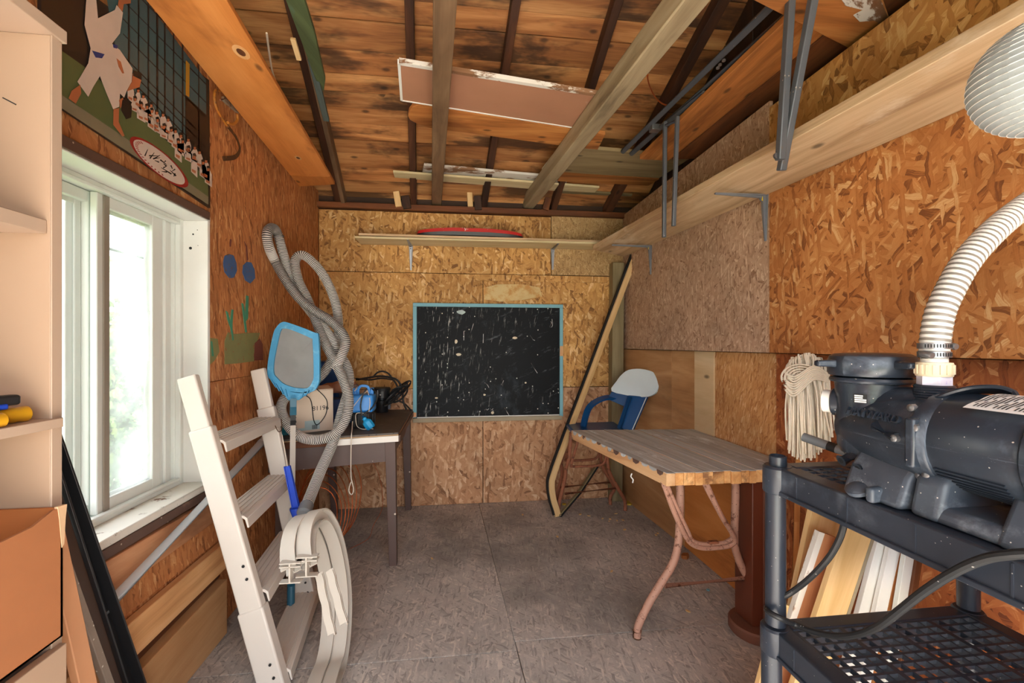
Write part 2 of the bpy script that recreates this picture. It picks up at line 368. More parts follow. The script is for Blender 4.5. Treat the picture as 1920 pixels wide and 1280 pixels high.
M['pump_blue'] = paint('sky_blue_plastic', (58, 140, 220), .42, var=.06)
M['float_blue'] = paint('bright_blue_plastic', (36, 160, 220), .4, var=.05)
M['chair_blue'] = paint('deep_blue_plastic', (10, 74, 128), .3, var=.08)
M['chair_white'] = paint('pale_blue_white_plastic', (222, 238, 244), .35, var=.03)
M['blue_grey'] = paint('blue_grey_grip', (34, 92, 116), .5)
M['chalk_frame'] = paint('light_blue_paint', (120, 178, 192), .55, wear=((150, 120, 96), .7, .74, 7), var=.06, speck=((60, 54, 50), .97, 30))
M['board_worn'] = paint('greyed_wood_trim', (160, 148, 124), .7, var=.12)
M['desk_top'] = paint('desk_top_dark_grey', (88, 80, 74), .6, wear=((120, 110, 102), .52, .75, 6), var=.15)
M['desk_white'] = paint('desk_edge_white', (232, 228, 220), .55, wear=((70, 60, 54), .66, .70, 18), var=.04)
M['desk_brown'] = paint('desk_brown_paint', (92, 72, 66), .55, speck=((214, 196, 176), .93, 34), wear=((120, 84, 62), .66, .76, 8), var=.08)
M['table_grey'] = wood('table_top_grey_paint', ((150, 152, 152), (176, 180, 180), (194, 200, 202)), gs=30, paint=((220, 230, 234), .54, .66, 4), knots=False, vary=.13, bump=.12)
M['table_raw'] = wood('table_end_grain', ((168, 112, 62), (204, 150, 92), (226, 182, 126)), gs=26, stain=((104, 66, 44), .56, .66, 5), vary=.1)
M['table_side'] = wood('table_side_rough', ((168, 118, 76), (204, 158, 112), (220, 184, 142)), gs=9, stain=((96, 74, 64), .55, .6, 4), vary=0)
M['carton'] = paint('brown_cardboard', (166, 106, 66), .75, var=.1, scale=5)
M['carton_in'] = paint('brown_cardboard_inside', (176, 104, 52), .8, var=.1, scale=5)
M['carton_torn'] = paint('torn_cardboard_edge', (214, 178, 140), .85, var=.12, scale=20)
M['carton_pale'] = paint('pale_cardboard', (216, 196, 176), .75, var=.06, scale=5)
M['teal'] = paint('teal_print', (30, 140, 160), .6)
M['ink'] = paint('black_print', (36, 34, 34), .7)
M['ink_blue'] = paint('pale_blue_print', (176, 196, 196), .7)
M['paper'] = paint('white_paper', (236, 236, 234), .6, var=.03)
M['cord'] = paint('white_cord', (226, 214, 198), .8)
M['mop'] = paint('cotton_mop_strands', (230, 220, 200), .9, var=.14, scale=30)
M['stick'] = wood('mop_stick', ((186, 124, 66), (206, 148, 88), (222, 172, 116)), gs=16, knots=False)
M['red_brown'] = paint('brown_painted_post', (104, 52, 32), .4, var=.06, speck=((170, 130, 108), .97, 40))
M['red_brown_base'] = paint('brown_painted_base', (120, 78, 62), .6, var=.08)
M['pipe_white'] = paint('white_pvc', (236, 232, 226), .35, var=.03)
M['nut_cream'] = paint('cream_union_nut', (222, 208, 178), .5, var=.05)
M['purple'] = paint('white_pvc_purple_primer', (224, 222, 236), .4, wear=((170, 150, 214), .62, .7, 30))
M['grey_pipe'] = paint('grey_pvc_conduit', (128, 134, 140), .5)
M['red'] = paint('red_painted_edge', (196, 44, 42), .45, wear=((226, 214, 208), .62, .66, 26))
M['deck_black'] = paint('dark_grey_board_base', (52, 54, 56), .5)
M['yellow_tool'] = paint('amber_plastic_handle', (206, 150, 30), .3)
M['lime'] = paint('lime_stripe', (196, 208, 40), .5)
M['clear_bag'] = paint('clear_plastic_bag', (190, 190, 180), .2)
M['leaf_dry'] = paint('dry_leaf_yellow', (204, 172, 60), .7, var=.2, scale=40)
M['chip'] = paint('pale_wood_chip', (216, 178, 120), .8)
M['green_plank'] = wood('plank_green_paint', ((60, 70, 42), (78, 92, 58), (98, 112, 74)), gs=10, stain=((60, 120, 130), .6, .7, 2), knots=False)
M['teal_batten'] = wood('batten_teal_paint', ((60, 52, 36), (74, 92, 92), (80, 140, 150)), gs=6, knots=False)
M['brick'] = paint('red_brick', (104, 50, 44), .85, var=.12)
M['mortar'] = paint('mortar', (196, 186, 178), .9)
M['siding'] = paint('white_siding', (236, 236, 232), .6, var=.02)
M['shingle'] = paint('grey_roof_shingle', (84, 86, 90), .9, var=.1, scale=3)
M['win_dark'] = paint('dark_house_glass', (90, 100, 112), .15)
M['leaf'] = paint('vine_leaf_yellow_green', (112, 120, 44), .6, var=.3, scale=6)
M['leaf2'] = paint('vine_leaf_green', (66, 84, 38), .6, var=.3, scale=6)
M['grass'] = paint('lawn', (70, 86, 46), .9, var=.25, scale=3)
M['pr_dark'] = paint('print_dark', (38, 32, 30), .35); M['pr_teal'] = paint('print_teal', (62, 92, 98), .35); M['pr_mat'] = paint('print_green_mat', (92, 102, 64), .35, var=.12)
M['pr_mat2'] = paint('print_grey_mat', (128, 120, 98), .35, var=.1); M['pr_white'] = paint('print_white', (206, 188, 176), .35, var=.07, scale=14); M['pr_skin'] = paint('print_skin', (176, 104, 68), .35)
M['pr_red'] = paint('print_red', (150, 40, 36), .35); M['pr_blue'] = paint('print_blue', (30, 52, 120), .35); M['pr_yel'] = paint('print_yellow', (180, 132, 40), .35)
M['blue_art'] = paint('blue_childs_paint', (66, 100, 150), .7, wear=((120, 84, 56), .56, .64, 40), var=.15)
M['green_art'] = paint('sage_childs_paint', (134, 132, 84), .75, wear=((150, 92, 50), .58, .68, 30), var=.15)
M['teal_art'] = paint('teal_childs_paint', (70, 142, 112), .7); M['plum_art'] = paint('plum_childs_paint', (120, 62, 52), .7)

def chalk():
    t = NT('chalkboard_black', .55); v = t.tc(False)
    t.b.inputs['Specular IOR Level'].default_value = .15; sx = t.n('SeparateXYZ'); t.l(v, sx.inputs[0])
    base = t.mix(t.noise(v, 3, 4), (4, 5, 6), (20, 25, 31))
    scr = t.noise(t.mapped(v, (70, 9, 1), .15), 1, 4, .7)
    msk = t.step(t.noise(v, 2.6, 2), .47, .62)
    c = t.mix(t.math('MULTIPLY', t.math('MULTIPLY', t.step(scr, .60, .70), msk), .6), base, (176, 178, 174))
    c = t.mix(t.math('MULTIPLY', t.step(t.noise(t.mapped(v, (8, 30, 1), -.4), 1, 5, .75), .57, .75), .32), c, (150, 158, 164))
    left = t.step(sx.outputs[0], .30, -.10); s2 = t.noise(t.mapped(v, (100, 11, 1), .06), 1, 3, .6)
    c = t.mix(t.math('MULTIPLY', t.math('MULTIPLY', t.step(s2, .60, .67), left), t.math('MULTIPLY', t.step(t.noise(v, 5, 2), .4, .6), .8)), c, (190, 192, 186))
    c = t.mix(t.math('MULTIPLY', t.step(t.noise(t.mapped(v, (5, 3, 1)), 1, 5, .7), .55, .8), .28), c, (110, 124, 136))
    vo = t.n('TexVoronoi', voronoi_dimensions='2D'); vo.inputs['Scale'].default_value = 24; t.l(v, vo.inputs['Vector']); sp = t.n('SeparateColor'); t.l(vo.outputs['Color'], sp.inputs[0])
    k = t.math('MULTIPLY', t.math('LESS_THAN', vo.outputs['Distance'], .10), t.math('GREATER_THAN', sp.outputs[0], .90))
    return t.color(t.mix(k, c, (222, 222, 210)))
M['chalk'] = chalk()
def hose_mat(name, c0, c1, pitch, rough=.4, duty=.5):
    t = NT(name, rough); v = t.tc(False); sx = t.n('SeparateXYZ'); t.l(v, sx.inputs[0])
    w = t.math('ABSOLUTE', t.math('SUBTRACT', t.math('FRACT', t.math('DIVIDE', sx.outputs[0], pitch)), .5))
    return t.color(t.mix(t.step(w, duty*.5-.08, duty*.5+.08), c0, c1))
M['vac'] = hose_mat('ribbed_grey_vacuum_hose', (206, 202, 196), (48, 46, 46), .0085, .5, .5)
M['clearhose'] = hose_mat('white_spiral_hose', (214, 212, 206), (128, 122, 114), .0105, .25, .5)
def glass(name, haze, tint=(235, 240, 240)):
    t = NT(name, .05); tr = t.n('BsdfTransparent'); gl = t.n('BsdfGlossy'); gl.inputs['Roughness'].default_value = .05; df = t.n('BsdfTranslucent'); df.inputs[0].default_value = lin(tint)
    m1 = t.n('MixShader'); m1.inputs[0].default_value = .05; t.l(tr.outputs[0], m1.inputs[1]); t.l(gl.outputs[0], m1.inputs[2])
    m2 = t.n('MixShader'); t.l(m1.outputs[0], m2.inputs[1]); t.l(df.outputs[0], m2.inputs[2])
    v = t.tc(False); t.l(t.math('MULTIPLY', t.step(t.noise(v, 3, 4), .2, .8), haze*2) if haze > .1 else t.math('ADD', haze, 0), m2.inputs[0])
    t.l(m2.outputs[0], t.t.nodes['Material Output'].inputs['Surface']); return t.m
M['glass_clear'] = glass('window_glass', .04); M['glass_dirty'] = glass('window_glass_grimy', .24)
def lantern_mat():
    t = NT('rice_paper', .9); df = t.n('BsdfDiffuse'); tl = t.n('BsdfTranslucent'); ms = t.n('MixShader'); ms.inputs[0].default_value = .45
    v = t.tc(False); c = t.mix(t.noise(v, 40, 5, .7), (166, 174, 176), (206, 212, 212)); t.l(c, df.inputs[0]); t.l(c, tl.inputs[0])
    t.l(df.outputs[0], ms.inputs[1]); t.l(tl.outputs[0], ms.inputs[2]); t.l(ms.outputs[0], t.t.nodes['Material Output'].inputs['Surface']); return t.m
M['ricepaper'] = lantern_mat()
def mesh_net():
    t = NT('grey_skimmer_mesh', .7); tr = t.n('BsdfTransparent'); ms = t.n('MixShader'); ms.inputs[0].default_value = .86
    t.color(t.mix(t.noise(t.tc(False), 9, 3), (118, 120, 122), (150, 152, 152))); t.l(tr.outputs[0], ms.inputs[1]); t.l(t.b.outputs[0], ms.inputs[2]); t.l(ms.outputs[0], t.t.nodes['Material Output'].inputs['Surface']); return t.m
M['net'] = mesh_net()

# ================================================================== THE ROOM
XL, YB = -1.045, 3.44
# ---- floor: strand-board sheets with open joints
floor = shell('floor', (0, 1.4, -.03), 'worn grey strand-board floor')
G().box((-1.3, -.6, -.06), (1.6, 3.6, -.016)).build('subfloor', M['dark_board'], floor)
def sheet(name, mat, parent, poly, thick, ax, ay): return G().slab(poly, thick, ax, ay).build(name, mat, parent, bevel=.0012, seg=1)
seam = lambda y: .180+(2.96-y)*.048
for (x0, x1, y0, y1) in ((-1.25, 's', 1.772, 3.5), ('s', 1.5, 1.826, 3.5), (-1.25, 's', .55, 1.768), ('s', 1.5, .55, 1.822), (-1.25, 's', -.6, .546), ('s', 1.5, -.6, .546)):
    q = lambda x, y, d: seam(y)+d if x == 's' else x
    p = [(q(x0, y0, .0012), y0, 0), (q(x1, y0, -.0012), y0, 0), (q(x1, y1, -.0012), y1, 0), (q(x0, y1, .0012), y1, 0)]
    sheet('floor_panel', M['osb_floor'], floor, p, (0, 0, -.015), (1, 0, 0), (0, 1, 0))
# ---- back wall
wb = shell('wall_back', (0, YB, 0), 'honey-coloured strand-board back wall')
G().box((-1.4, 3.462, -.06), (1.6, 3.56, 2.42)).build('backing', M['dark_board'], wb)
def bpanel(x0, x1, z0, z1, mat, proud=0):
    g = .0022; return sheet('wall_panel', M[mat], wb, [(x0+g, YB-proud, z0+g), (x1-g, YB-proud, z0+g), (x1-g, YB-proud, z1-g), (x0+g, YB-proud, z1-g)], (0, .018+proud, 0), (1, 0, 0), (0, 0, 1))
bpanel(-1.045, .735, 1.80, 2.268, 'osb_back'); bpanel(.735, 1.34, 1.802, 2.283, 'osb_top_dull', .006); bpanel(.125, 1.20, 1.745, 1.80, 'osb_back', .010)
bpanel(-1.045, .19, .905, 1.80, 'osb_back'); bpanel(.19, 1.40, .905, 1.80, 'osb_back', .001); bpanel(-1.045, .19, 0, .905, 'osb_back_low'); bpanel(.19, 1.40, 0, .905, 'osb_back_low', .001)
# pale plaster smears on the board above the chalkboard
G().slab([(x, YB-.0115, z) for x, z in ((.2, 1.60), (.33, 1.585), (.5, 1.60), (.66, 1.63), (.64, 1.70), (.5, 1.725), (.3, 1.72), (.19, 1.69))], (0, .008, 0), (1, 0, 0)).build('filler_patch', paint('pale_filler', (214, 190, 136), .8, wear=((196, 146, 84), .45, .6, 7), scale=6), wb)
# ---- left wall with window opening
wl = shell('wall_left', (XL, 1.4, 0), 'red-brown strand-board left wall')
WY0, WY1, WZ0, WZ1 = .985, 1.97, .675, 1.765
G().box((-1.2, -.6, -.06), (-1.066, WY0, 2.30)).build('framing', M['dark_board'], wl)
G().box((-1.2, WY1+.02, -.06), (-1.066, 3.55, 2.30)).build('framing', M['dark_board'], wl)
G().box((-1.2, WY0, -.06), (-1.066, WY1+.02, WZ0-.03)).build('framing', M['dark_board'], wl); G().box((-1.2, WY0, WZ1+.02), (-1.066, WY1+.02, 2.30)).build('framing', M['dark_board'], wl)
def lpanel(y0, y1, z0, z1, mat, proud=0, name='wall_panel', t=.018, grain=False):
    g = .0012; P = [(XL+proud, y0+g, z0+g), (XL+proud, y1-g, z0+g), (XL+proud, y1-g, z1-g), (XL+proud, y0+g, z1-g)]
    return sheet(name, M[mat], wl, P, (-t-proud, 0, 0), (0, 1, 0), (0, 0, 1))
lpanel(2.06, 3.44, 1.09, 2.40, 'osb_left'); lpanel(1.972, 2.06, 1.09, 2.43, 'osb_left', .002); lpanel(1.972, 3.44, 0, 1.09, 'osb_left', .001)
lpanel(1.2, 1.972, 1.806, 2.46, 'osb_left'); lpanel(-.5, 1.2, 1.77, 2.46, 'osb_left'); lpanel(.3, .985, 0, 1.77, 'osb_left'); lpanel(-.5, .3, 0, 1.77, 'osb_left')
lpanel(.985, 1.972, 1.768, 1.803, 'brown_worn', .012, 'head_board'); lpanel(.985, 1.2, 1.806, 1.86, 'osb_left', .001); lpanel(.985, 1.972, 0, .60, 'osb_left', -.004)
# planks under the window (long boards nailed one over the other)
def lplank(p, mat, x0, x1, name='wall_plank'):
    g = G(); g.slab([Vector((x0, y, z)) for y, z in p], (x1-x0, 0, 0), (0, 1, 0), (0, 0, 1)); return g.build(name, M[mat], wl, bevel=.003)
lplank([(1.0, .50), (2.05, .50), (2.05, .60), (1.0, .62)], 'plank_red', XL, XL+.022)
lplank([(1.0, .40), (2.08, .395), (2.08, .495), (1.0, .50)], 'osb_left', XL-.004, XL+.008)
lplank([(1.0, .255), (2.06, .265), (2.06, .385), (1.0, .375)], 'plank_tan', XL, XL+.03)
lplank([(1.0, .205), (2.05, .235), (2.05, .265), (1.0, .25)], 'pine_dark', XL, XL+.012)
lplank([(1.0, -.0), (2.03, .0), (2.03, .235), (1.0, .205)], 'ply', XL, XL+.05, 'wall_panel')
# painted flowers left on the wall by a child
def art(name, polys, mat, x=XL+.0026):
    g = G()
    for p in polys: g.slab([at(380+u*.2032, 440+v*.2032, X=x) for u, v in p], (-.002, 0, 0))
    return g.build(name, M[mat], wl, smooth=0)
art('painted_bud', [[(240, 178), (285, 190), (312, 260), (318, 330), (290, 395), (250, 400), (205, 345), (190, 260), (205, 195)], [(410, 250), (450, 255), (480, 320), (486, 400), (440, 450), (395, 420), (370, 350), (375, 280)]], 'blue_art')
art('painted_grass', [[(235, 900), (300, 915), (420, 905), (530, 905), (500, 990), (470, 1110), (480, 1165), (330, 1185), (205, 1195), (205, 980)], [(70, 950), (140, 960), (155, 1080), (110, 1160), (66, 1200)]], 'green_art')
art('painted_stem', [[(215, 700), (235, 715), (255, 800), (270, 690), (285, 690), (275, 860), (288, 970), (275, 975), (258, 860), (230, 780)], [(360, 630), (378, 635), (395, 740), (403, 560), (425, 565), (420, 770), (400, 800), (412, 900), (395, 900)], [(75, 980), (90, 985), (105, 1120), (85, 1120)]], 'teal_art', XL+.0032)
art('painted_stalk', [[(255, 40), (268, 45), (262, 110), (252, 108)], [(385, 60), (412, 110), (420, 235), (410, 235), (402, 115)], [(480, 1000), (530, 960), (555, 1010), (560, 1155), (475, 1160)]], 'plum_art', XL+.0032)
# ---- right wall: upper sheets, recessed lower sheets
XR, XQ = 1.33, 1.41
wr = shell('wall_right', (XR, 1.4, 0), 'strand-board and plywood right wall')
G().box((1.47, -.6, -.06), (1.55, 3.56, 2.28)).build('backing', M['dark_board'], wr)
def rpanel(y0, y1, z0, z1, mat, proud=0, low=False, name='wall_panel'):
    g = .0012
    xa, xb = ((XQ+(XR-XQ)*max(0, (y-2.2)/1.24)-proud if low else XR-proud) for y in (y0, y1))
    return sheet(name, M[mat], wr, [(xa, y0+g, z0+g), (xb, y1-g, z0+g), (xb, y1-g, z1-g), (xa, y0+g, z1-g)], (.016+proud, 0, 0), (0, 1, 0), (0, 0, 1))
rpanel(1.735, 3.44, 1.212, 2.30, 'osb_grey'); rpanel(.42, 1.735, 1.212, 1.915, 'osb_bright', .004); rpanel(-.5, .42, 1.212, 1.9, 'osb_bright', .002); rpanel(.42, 1.735, 1.917, 2.268, 'osb_gold', .004); rpanel(-.5, .42, 1.902, 2.268, 'osb_gold', .002)
rpanel(2.70, 3.44, .60, 1.21, 'ply', .002, True); rpanel(2.44, 2.70, .60, 1.21, 'ply', .002, True); rpanel(2.26, 2.44, .55, 1.21, 'ply_pale', .010, True); rpanel(1.80, 2.26, .52, 1.21, 'osb_light', .003, True)
rpanel(.9, 1.80, .60, 1.21, 'osb_red', 0, True); rpanel(-.5, .9, .60, 1.21, 'osb_red', .002, True)
rpanel(2.55, 3.44, 0, .60, 'ply', .006, True); rpanel(1.80, 2.55, 0, .60, 'ply_orange', .004, True); rpanel(.5, 1.80, 0, .60, 'osb_red', .002, True); rpanel(-.5, .5, 0, .60, 'osb_red', .002, True)
# ---- front wall behind the camera, wide open doorway
wf = shell('wall_front', (0, -.55, 0))
for a, b in (((-1.2, -.62, -.06), (-.95, -.5, 2.3)), ((1.2, -.62, -.06), (1.55, -.5, 2.3)), ((-.95, -.62, 2.2), (1.2, -.5, 2.3))): G().box(a, b).build('wall_panel', M['osb_left'], wf)
# ---- roof
roof = shell('ceiling', (0, 1.4, 2.3), 'board roof on dark rafters')
rz = lambda y: 2.31+.5*(3.44-y) if y >= 1.4 else 2.31+.5*(3.44-2.8+y)
seams = [1.40, 1.53, 1.66, 1.79, 1.90, 2.02, 2.13, 2.25, 2.348, 2.487, 2.606, 2.704, 2.795, 2.895, 3.004, 3.098, 3.208, 3.315, 3.42, 3.53]
def rboard(a, b, x0=-1.24, x1=1.62):
    dz = .075+R.uniform(-.003, .003); k = (b-a)*.012
    p = [Vector((x0, a+k, rz(a+k)+dz)), Vector((x1, a+k, rz(a+k)+dz)), Vector((x1, b-k, rz(b-k)+dz)), Vector((x0, b-k, rz(b-k)+dz))]
    G().slab(p, (0, .009, .018), (1, 0, 0)).build('roof_board', M['roof'], roof, bevel=.002, seg=1)
for a, b in zip(seams, seams[1:]): rboard(a, b)
for i in range(15): rboard(-.68+i*.1387, -.68+(i+1)*.1387)
for y0, y1 in ((1.4, 3.62), (-.75, 1.4)):
    G().slab([(-1.3, y0, rz(y0+1e-6)+.10), (1.7, y0, rz(y0+1e-6)+.10), (1.7, y1, rz(y1-1e-6)+.10), (-1.3, y1, rz(y1-1e-6)+.10)], (0, 0, .03), (1, 0, 0)).build('roofing_sheet', M['dark_board'], roof)
def rafter(xb, k, w=.045, mat='rafter', y0=3.5, y1=1.42, drop=0):
    x = lambda y: xb+(3.45-y)*k
    G().bar((x(y0), y0, rz(y0)+.035-drop), (x(y1), y1, rz(y1)+.035-drop), w, .08, up=(0, .45, .9)).build('rafter', M[mat], roof, bevel=.003)
rafter(-.345, .083); rafter(.195, .07); rafter(.75, .036); rafter(-.90, .07); rafter(-.86, .065, .03, 'joist_brown', 3.44, 2.35, .015); rafter(1.20, .10, .06)
for xb in (-.9, -.2, .3, .8, 1.3): G().bar((xb, -.6, rz(-.6)+.035), (xb, 1.38, rz(1.38)+.035), .045, .08, up=(0, -.45, .9)).build('rafter', M['rafter'], roof, bevel=.003)
G().box((-1.24, 1.385, 3.30), (1.62, 1.415, 3.40)).build('ridge_board', M['rafter'], roof)
G().box((-1.1, 3.40, 2.272), (1.5, 3.50, 2.315)).build('top_plate', M['pine_dark'], roof, bevel=.004)
# joists, skewed a little as in the photo
G().bar((-.172, 3.47, 2.378), (-.03, 1.2, 2.378), .075, .09).build('joist', M['joist_brown'], roof, bevel=.004)
G().bar((.552, 3.46, 2.385), (.752, 1.2, 2.378), .085, .10).build('joist', M['joist_grey'], roof, bevel=.006)
G().bar((.70, .9, 2.38), (.70, -.5, 2.38), .08, .10).build('joist', M['joist_grey'], roof, bevel=.006)
# short blocks standing on the top plate
for (u0, v0, u1, v1, w, m) in ((743, 360, 748, 388, .045, 'pine_new'), (880, 356, 882, 388, .04, 'pine_new'), (760, 368, 764, 392, .06, 'rafter'), (895, 368, 897, 394, .055, 'dark_board'), (1028, 372, 1022, 394, .05, 'pine_dark'), (1160, 352, 1146, 386, .045, 'pine')):
    G().bar(at(u0, v0, Y=3.40), at(u1, v1, Y=3.40), w, .04, up=(0, 1, 0)).build('block', M[m], roof, bevel=.002)
# gable ends, dark vertical boards
def gable(x, name, side):
    n = 17
    for i in range(n):
        y0 = -.5+i*.235; y1 = y0+.23
        top = lambda y: min(rz(y)+.10, 3.42)
        G().slab([(x, y0, 2.27), (x, y1, 2.27), (x, y1, top(min(y1, 3.5))), (x, y0, top(y0))], (side*.02, 0, 0), (0, 0, 1)).build('gable_board', M['dark_board'], wl if side < 0 else wr, bevel=.002, seg=1)
gable(-1.17, 'left', -1); gable(1.50, 'right', 1)
# plywood soffit along the left wall, in two lengths
tr = structure(G().slab([(-.905, 1.0, 2.285), (-.668, 1.0, 2.285), (-.786, 2.815, 2.285), (-1.025, 2.83, 2.285)], (0, 0, .02), (0, 1, 0)).build('trim_1', M['ply_orange'], bevel=.002), 'plywood soffit board along the top of the left wall')
for u, v, r_ in ((452, 98, .016), (559, 296, .011)):
    c = at(u, v, Z=2.2848)
    for k, m in ((1.9, M['plank_tan']), (1, M['pine_dark'])): G().slab([c+Vector((math.cos(t)*r_*k*.8, math.sin(t)*r_*k*1.3, -.0004 if k == 1 else 0)) for t in [i*math.pi/9 for i in range(18)]], (0, 0, -.0004)).build('knot', m, tr, smooth=0)
structure(G().slab([(-1.025, 2.833, 2.285), (-.786, 2.818, 2.285), (-.797, 2.955, 2.285), (-1.04, 3.02, 2.285)], (0, 0, .02), (0, 1, 0)).build('trim_2', M['ply_orange'], bevel=.002), 'short plywood soffit end piece')
# post in the back right corner
structure(G().bar((1.248, 3.39, 0), (1.262, 3.39, 1.90), .095, .085, up=(0, 1, 0)).build('trim_3', M['grey_green'], bevel=.004), 'grey-green square corner post')

# ---- window
win = shell('window_1', (-1.13, 1.48, WZ0), 'white sliding window in a deep reveal')
xo = -1.215
G().box((xo, WY1, WZ0), (XL+.003, WY1+.018, WZ1)).build('jamb', M['white'], win, bevel=.002)
G().box((xo, WY0-.018, WZ0), (XL+.003, WY0, WZ1)).build('jamb', M['white'], win, bevel=.002)
G().box((xo, WY0-.018, WZ1), (XL+.004, WY1+.018, WZ1+.02)).build('head', M['white'], win, bevel=.002)
G().box((xo-.03, WY0-.018, WZ0-.028), (XL+.012, WY1+.018, WZ0)).build('sill', M['sill'], win, bevel=.004)
G().box((XL-.002, WY0, WZ0-.062), (XL+.014, WY1+.01, WZ0-.029)).build('apron', M['brown_worn'], win, bevel=.002)
def ring(name, x0, x1, y0, y1, z0, z1, w, mat, wb=None, steps=0):
    wb = wb or w
    o = None
    g = G(); g.box((x0, y0, z0), (x1, y0+w, z1)); g.box((x0, y1-w, z0), (x1, y1, z1)); g.box((x0, y0+w, z0), (x1, y1-w, z0+wb)); g.box((x0, y0+w, z1-wb), (x1, y1-w, z1))
    return g.build(name, mat, win, bevel=.003)
for u, v, r_ in ((362, 439, .0035), (370, 431, .0018), (357, 465, .006), (371, 460, .0014)): G().lathe([(0, 0), (r_, 0), (r_, .0006)], at(u, v, Y=WY1-.0008), (0, 1, 0), 10, up=(0, 0, 1)).build('nail_hole', M['black'], win)
ring('frame', -1.215, -1.135, WY0, WY1, WZ0, WZ1, .022, M['vinyl'], .02)
ring('frame_bead', -1.150, -1.128, WY0+.02, WY1-.02, WZ0+.018, WZ1-.016, .014, M['vinyl'], .012)
s1 = ring('sash', -1.172, -1.150, 1.552, 1.852, WZ0+.026, WZ1-.026, .044, M['vinyl'], .04)
ring('sash', -1.176, -1.170, 1.592, 1.816, WZ0+.058, WZ1-.058, .018, M['vinyl'], .018)
for k, (ya, yb, xf_) in enumerate(((1.852, 1.880, -1.158), (1.880, 1.905, -1.150), (1.905, 1.930, -1.158), (1.930, 1.950, -1.146))): G().box((-1.21, ya, WZ0+.02), (xf_, yb-.002, WZ1-.02)).build('frame_post', M['vinyl'], win, bevel=.002)
s2 = ring('sash', -1.205, -1.182, 1.02, 1.605, WZ0+.022, WZ1-.022, .045, M['vinyl'], .036)
ring('sash', -1.209, -1.203, 1.06, 1.562, WZ0+.054, WZ1-.054, .026, M['vinyl'], .018)
ring('screen_frame', -1.225, -1.212, 1.515, 1.625, WZ0+.01, WZ1-.01, .04, M['vinyl'], .02)
G().box((-1.149, 1.572, WZ0+.03), (-1.144, 1.594, WZ1-.03)).build('weather_strip', paint('grey_strip', (150, 140, 128), .5), win)
G().box((-1.163, 1.597, WZ0+.065), (-1.159, 1.811, WZ1-.065)).build('glass_pane', M['glass_dirty'], win)
G().box((-1.196, 1.064, WZ0+.057), (-1.192, 1.562, WZ1-.057)).build('glass_pane', M['glass_clear'], win)

# ================================================================== OUTSIDE
gr = G(); gr.box((-30, -30, -.5), (30, 40, -.25)); structure(gr.build('ground', M['grass']), 'lawn around the shed')
structure(G().box((-1.8, -9, -.26), (2.6, -.62, -.07)).build('bounce_apron', paint('pale_bounce_slab', (206, 200, 190), .85), bevel=.004), 'pale slab added before the door to bounce sunlight inside')  # unseen slab, added to throw sunlight up onto the ceiling
def house():
    h = thing('neighbor_house', 'white sided neighbouring house with grey shingle roof seen through the window', 'house', (-11.5, 15.5, -.25))
    G().box((-16, 11.2, -.25), (-11, 22, 4.1)).build('wall', M['siding'], h)
    for i in range(29):
        z = -.2+i*.15; G().slab([(-10.995, 11.2, z), (-10.965, 11.2, z), (-10.995, 11.2, z+.148)], (0, 10.8, 0)).build('siding_plank', M['siding'], h, smooth=0)
    rf = G().slab([(-10.5, 10.8, 4.05), (-16.5, 10.8, 4.05), (-13.5, 10.8, 6.4)], (0, 11.6, 0)).build('roof', M['shingle'], h, smooth=0)
    for i in range(12):
        a = i/12; x = -10.44-a*3; z = 4.13+a*2.35
        G().slab([(x, 10.8, z), (x+.03, 10.8, z+.02), (x-.24, 10.8, z+.22)], (0, 11.6, 0)).build('shingle_row', M['shingle'], h, smooth=0)
    G().box((-10.97, 10.8, 3.92), (-10.45, 22.4, 4.08)).build('eave', M['siding'], h)
    w = G(); w.box((-10.99, 13.6, 2.55), (-10.93, 14.75, 3.5)); wo = w.build('window_trim', M['siding'], h)
    G().box((-10.95, 13.66, 2.62), (-10.92, 14.12, 3.43)).build('pane', M['win_dark'], wo); G().box((-10.95, 14.2, 2.62), (-10.92, 14.69, 3.43)).build('pane', M['win_dark'], wo)
house()
bh = thing('brick_house', 'red brick house with grey roof seen at the left edge of the window', 'house', (-9.5, 8.4, -.25))
G().box((-12.0, 5.0, -.25), (-9.0, 9.9, 3.1)).build('wall', M['mortar'], bh)
me0 = None
for r in range(28):                                     # courses of brick, real joints between them
    g = G(); z = .6+r*.088; g.box((-9.0, 5.0, z), (-8.985, 9.9, z+.072)); g.build('brick_course', M['brick'], bh, smooth=0)
G().slab([(-8.7, 4.8, 3.05), (-12.4, 4.8, 3.05), (-10.6, 4.8, 4.7)], (0, 5.3, 0)).build('roof', M['shingle'], bh, smooth=0)
# vine hedge: a body of small leaves with the large ones built singly
bush = thing('vine_hedge', 'yellow-green leafy vine hedge outside the window', 'hedge', (-3.3, 5.0, -.25))
def leaf_verts(c, nrm, s, spin):
    d, a, b = frame(Vector(nrm)); out = []
    for i, r in enumerate((1, .62, .95, .55, .8, .3, .8, .55, .95, .62)):
        q = spin+2*math.pi*i/10; out.append(Vector(c)+(a*math.cos(q)+b*math.sin(q))*s*r+d*(.10*s if i % 2 else -.06*s))
    return out
g = G()
for i in range(2600):
    y = R.uniform(3.2, 8.2); z = R.uniform(-.2, 1.62+.16*math.sin(y*5)+R.uniform(-.1, .1)); x = -3.3+R.uniform(-.32, .16)
    vs_ = leaf_verts((x, y, z), (1, R.uniform(-.8, .3), R.uniform(-.3, .9)), R.uniform(.03, .06), R.random()*6); g.add(vs_, [tuple(range(10))], [tuple(v) for v in vs_])
fo = g.build('foliage', M['leaf2'], bush, smooth=0); fo['kind'] = 'stuff'
lm = []
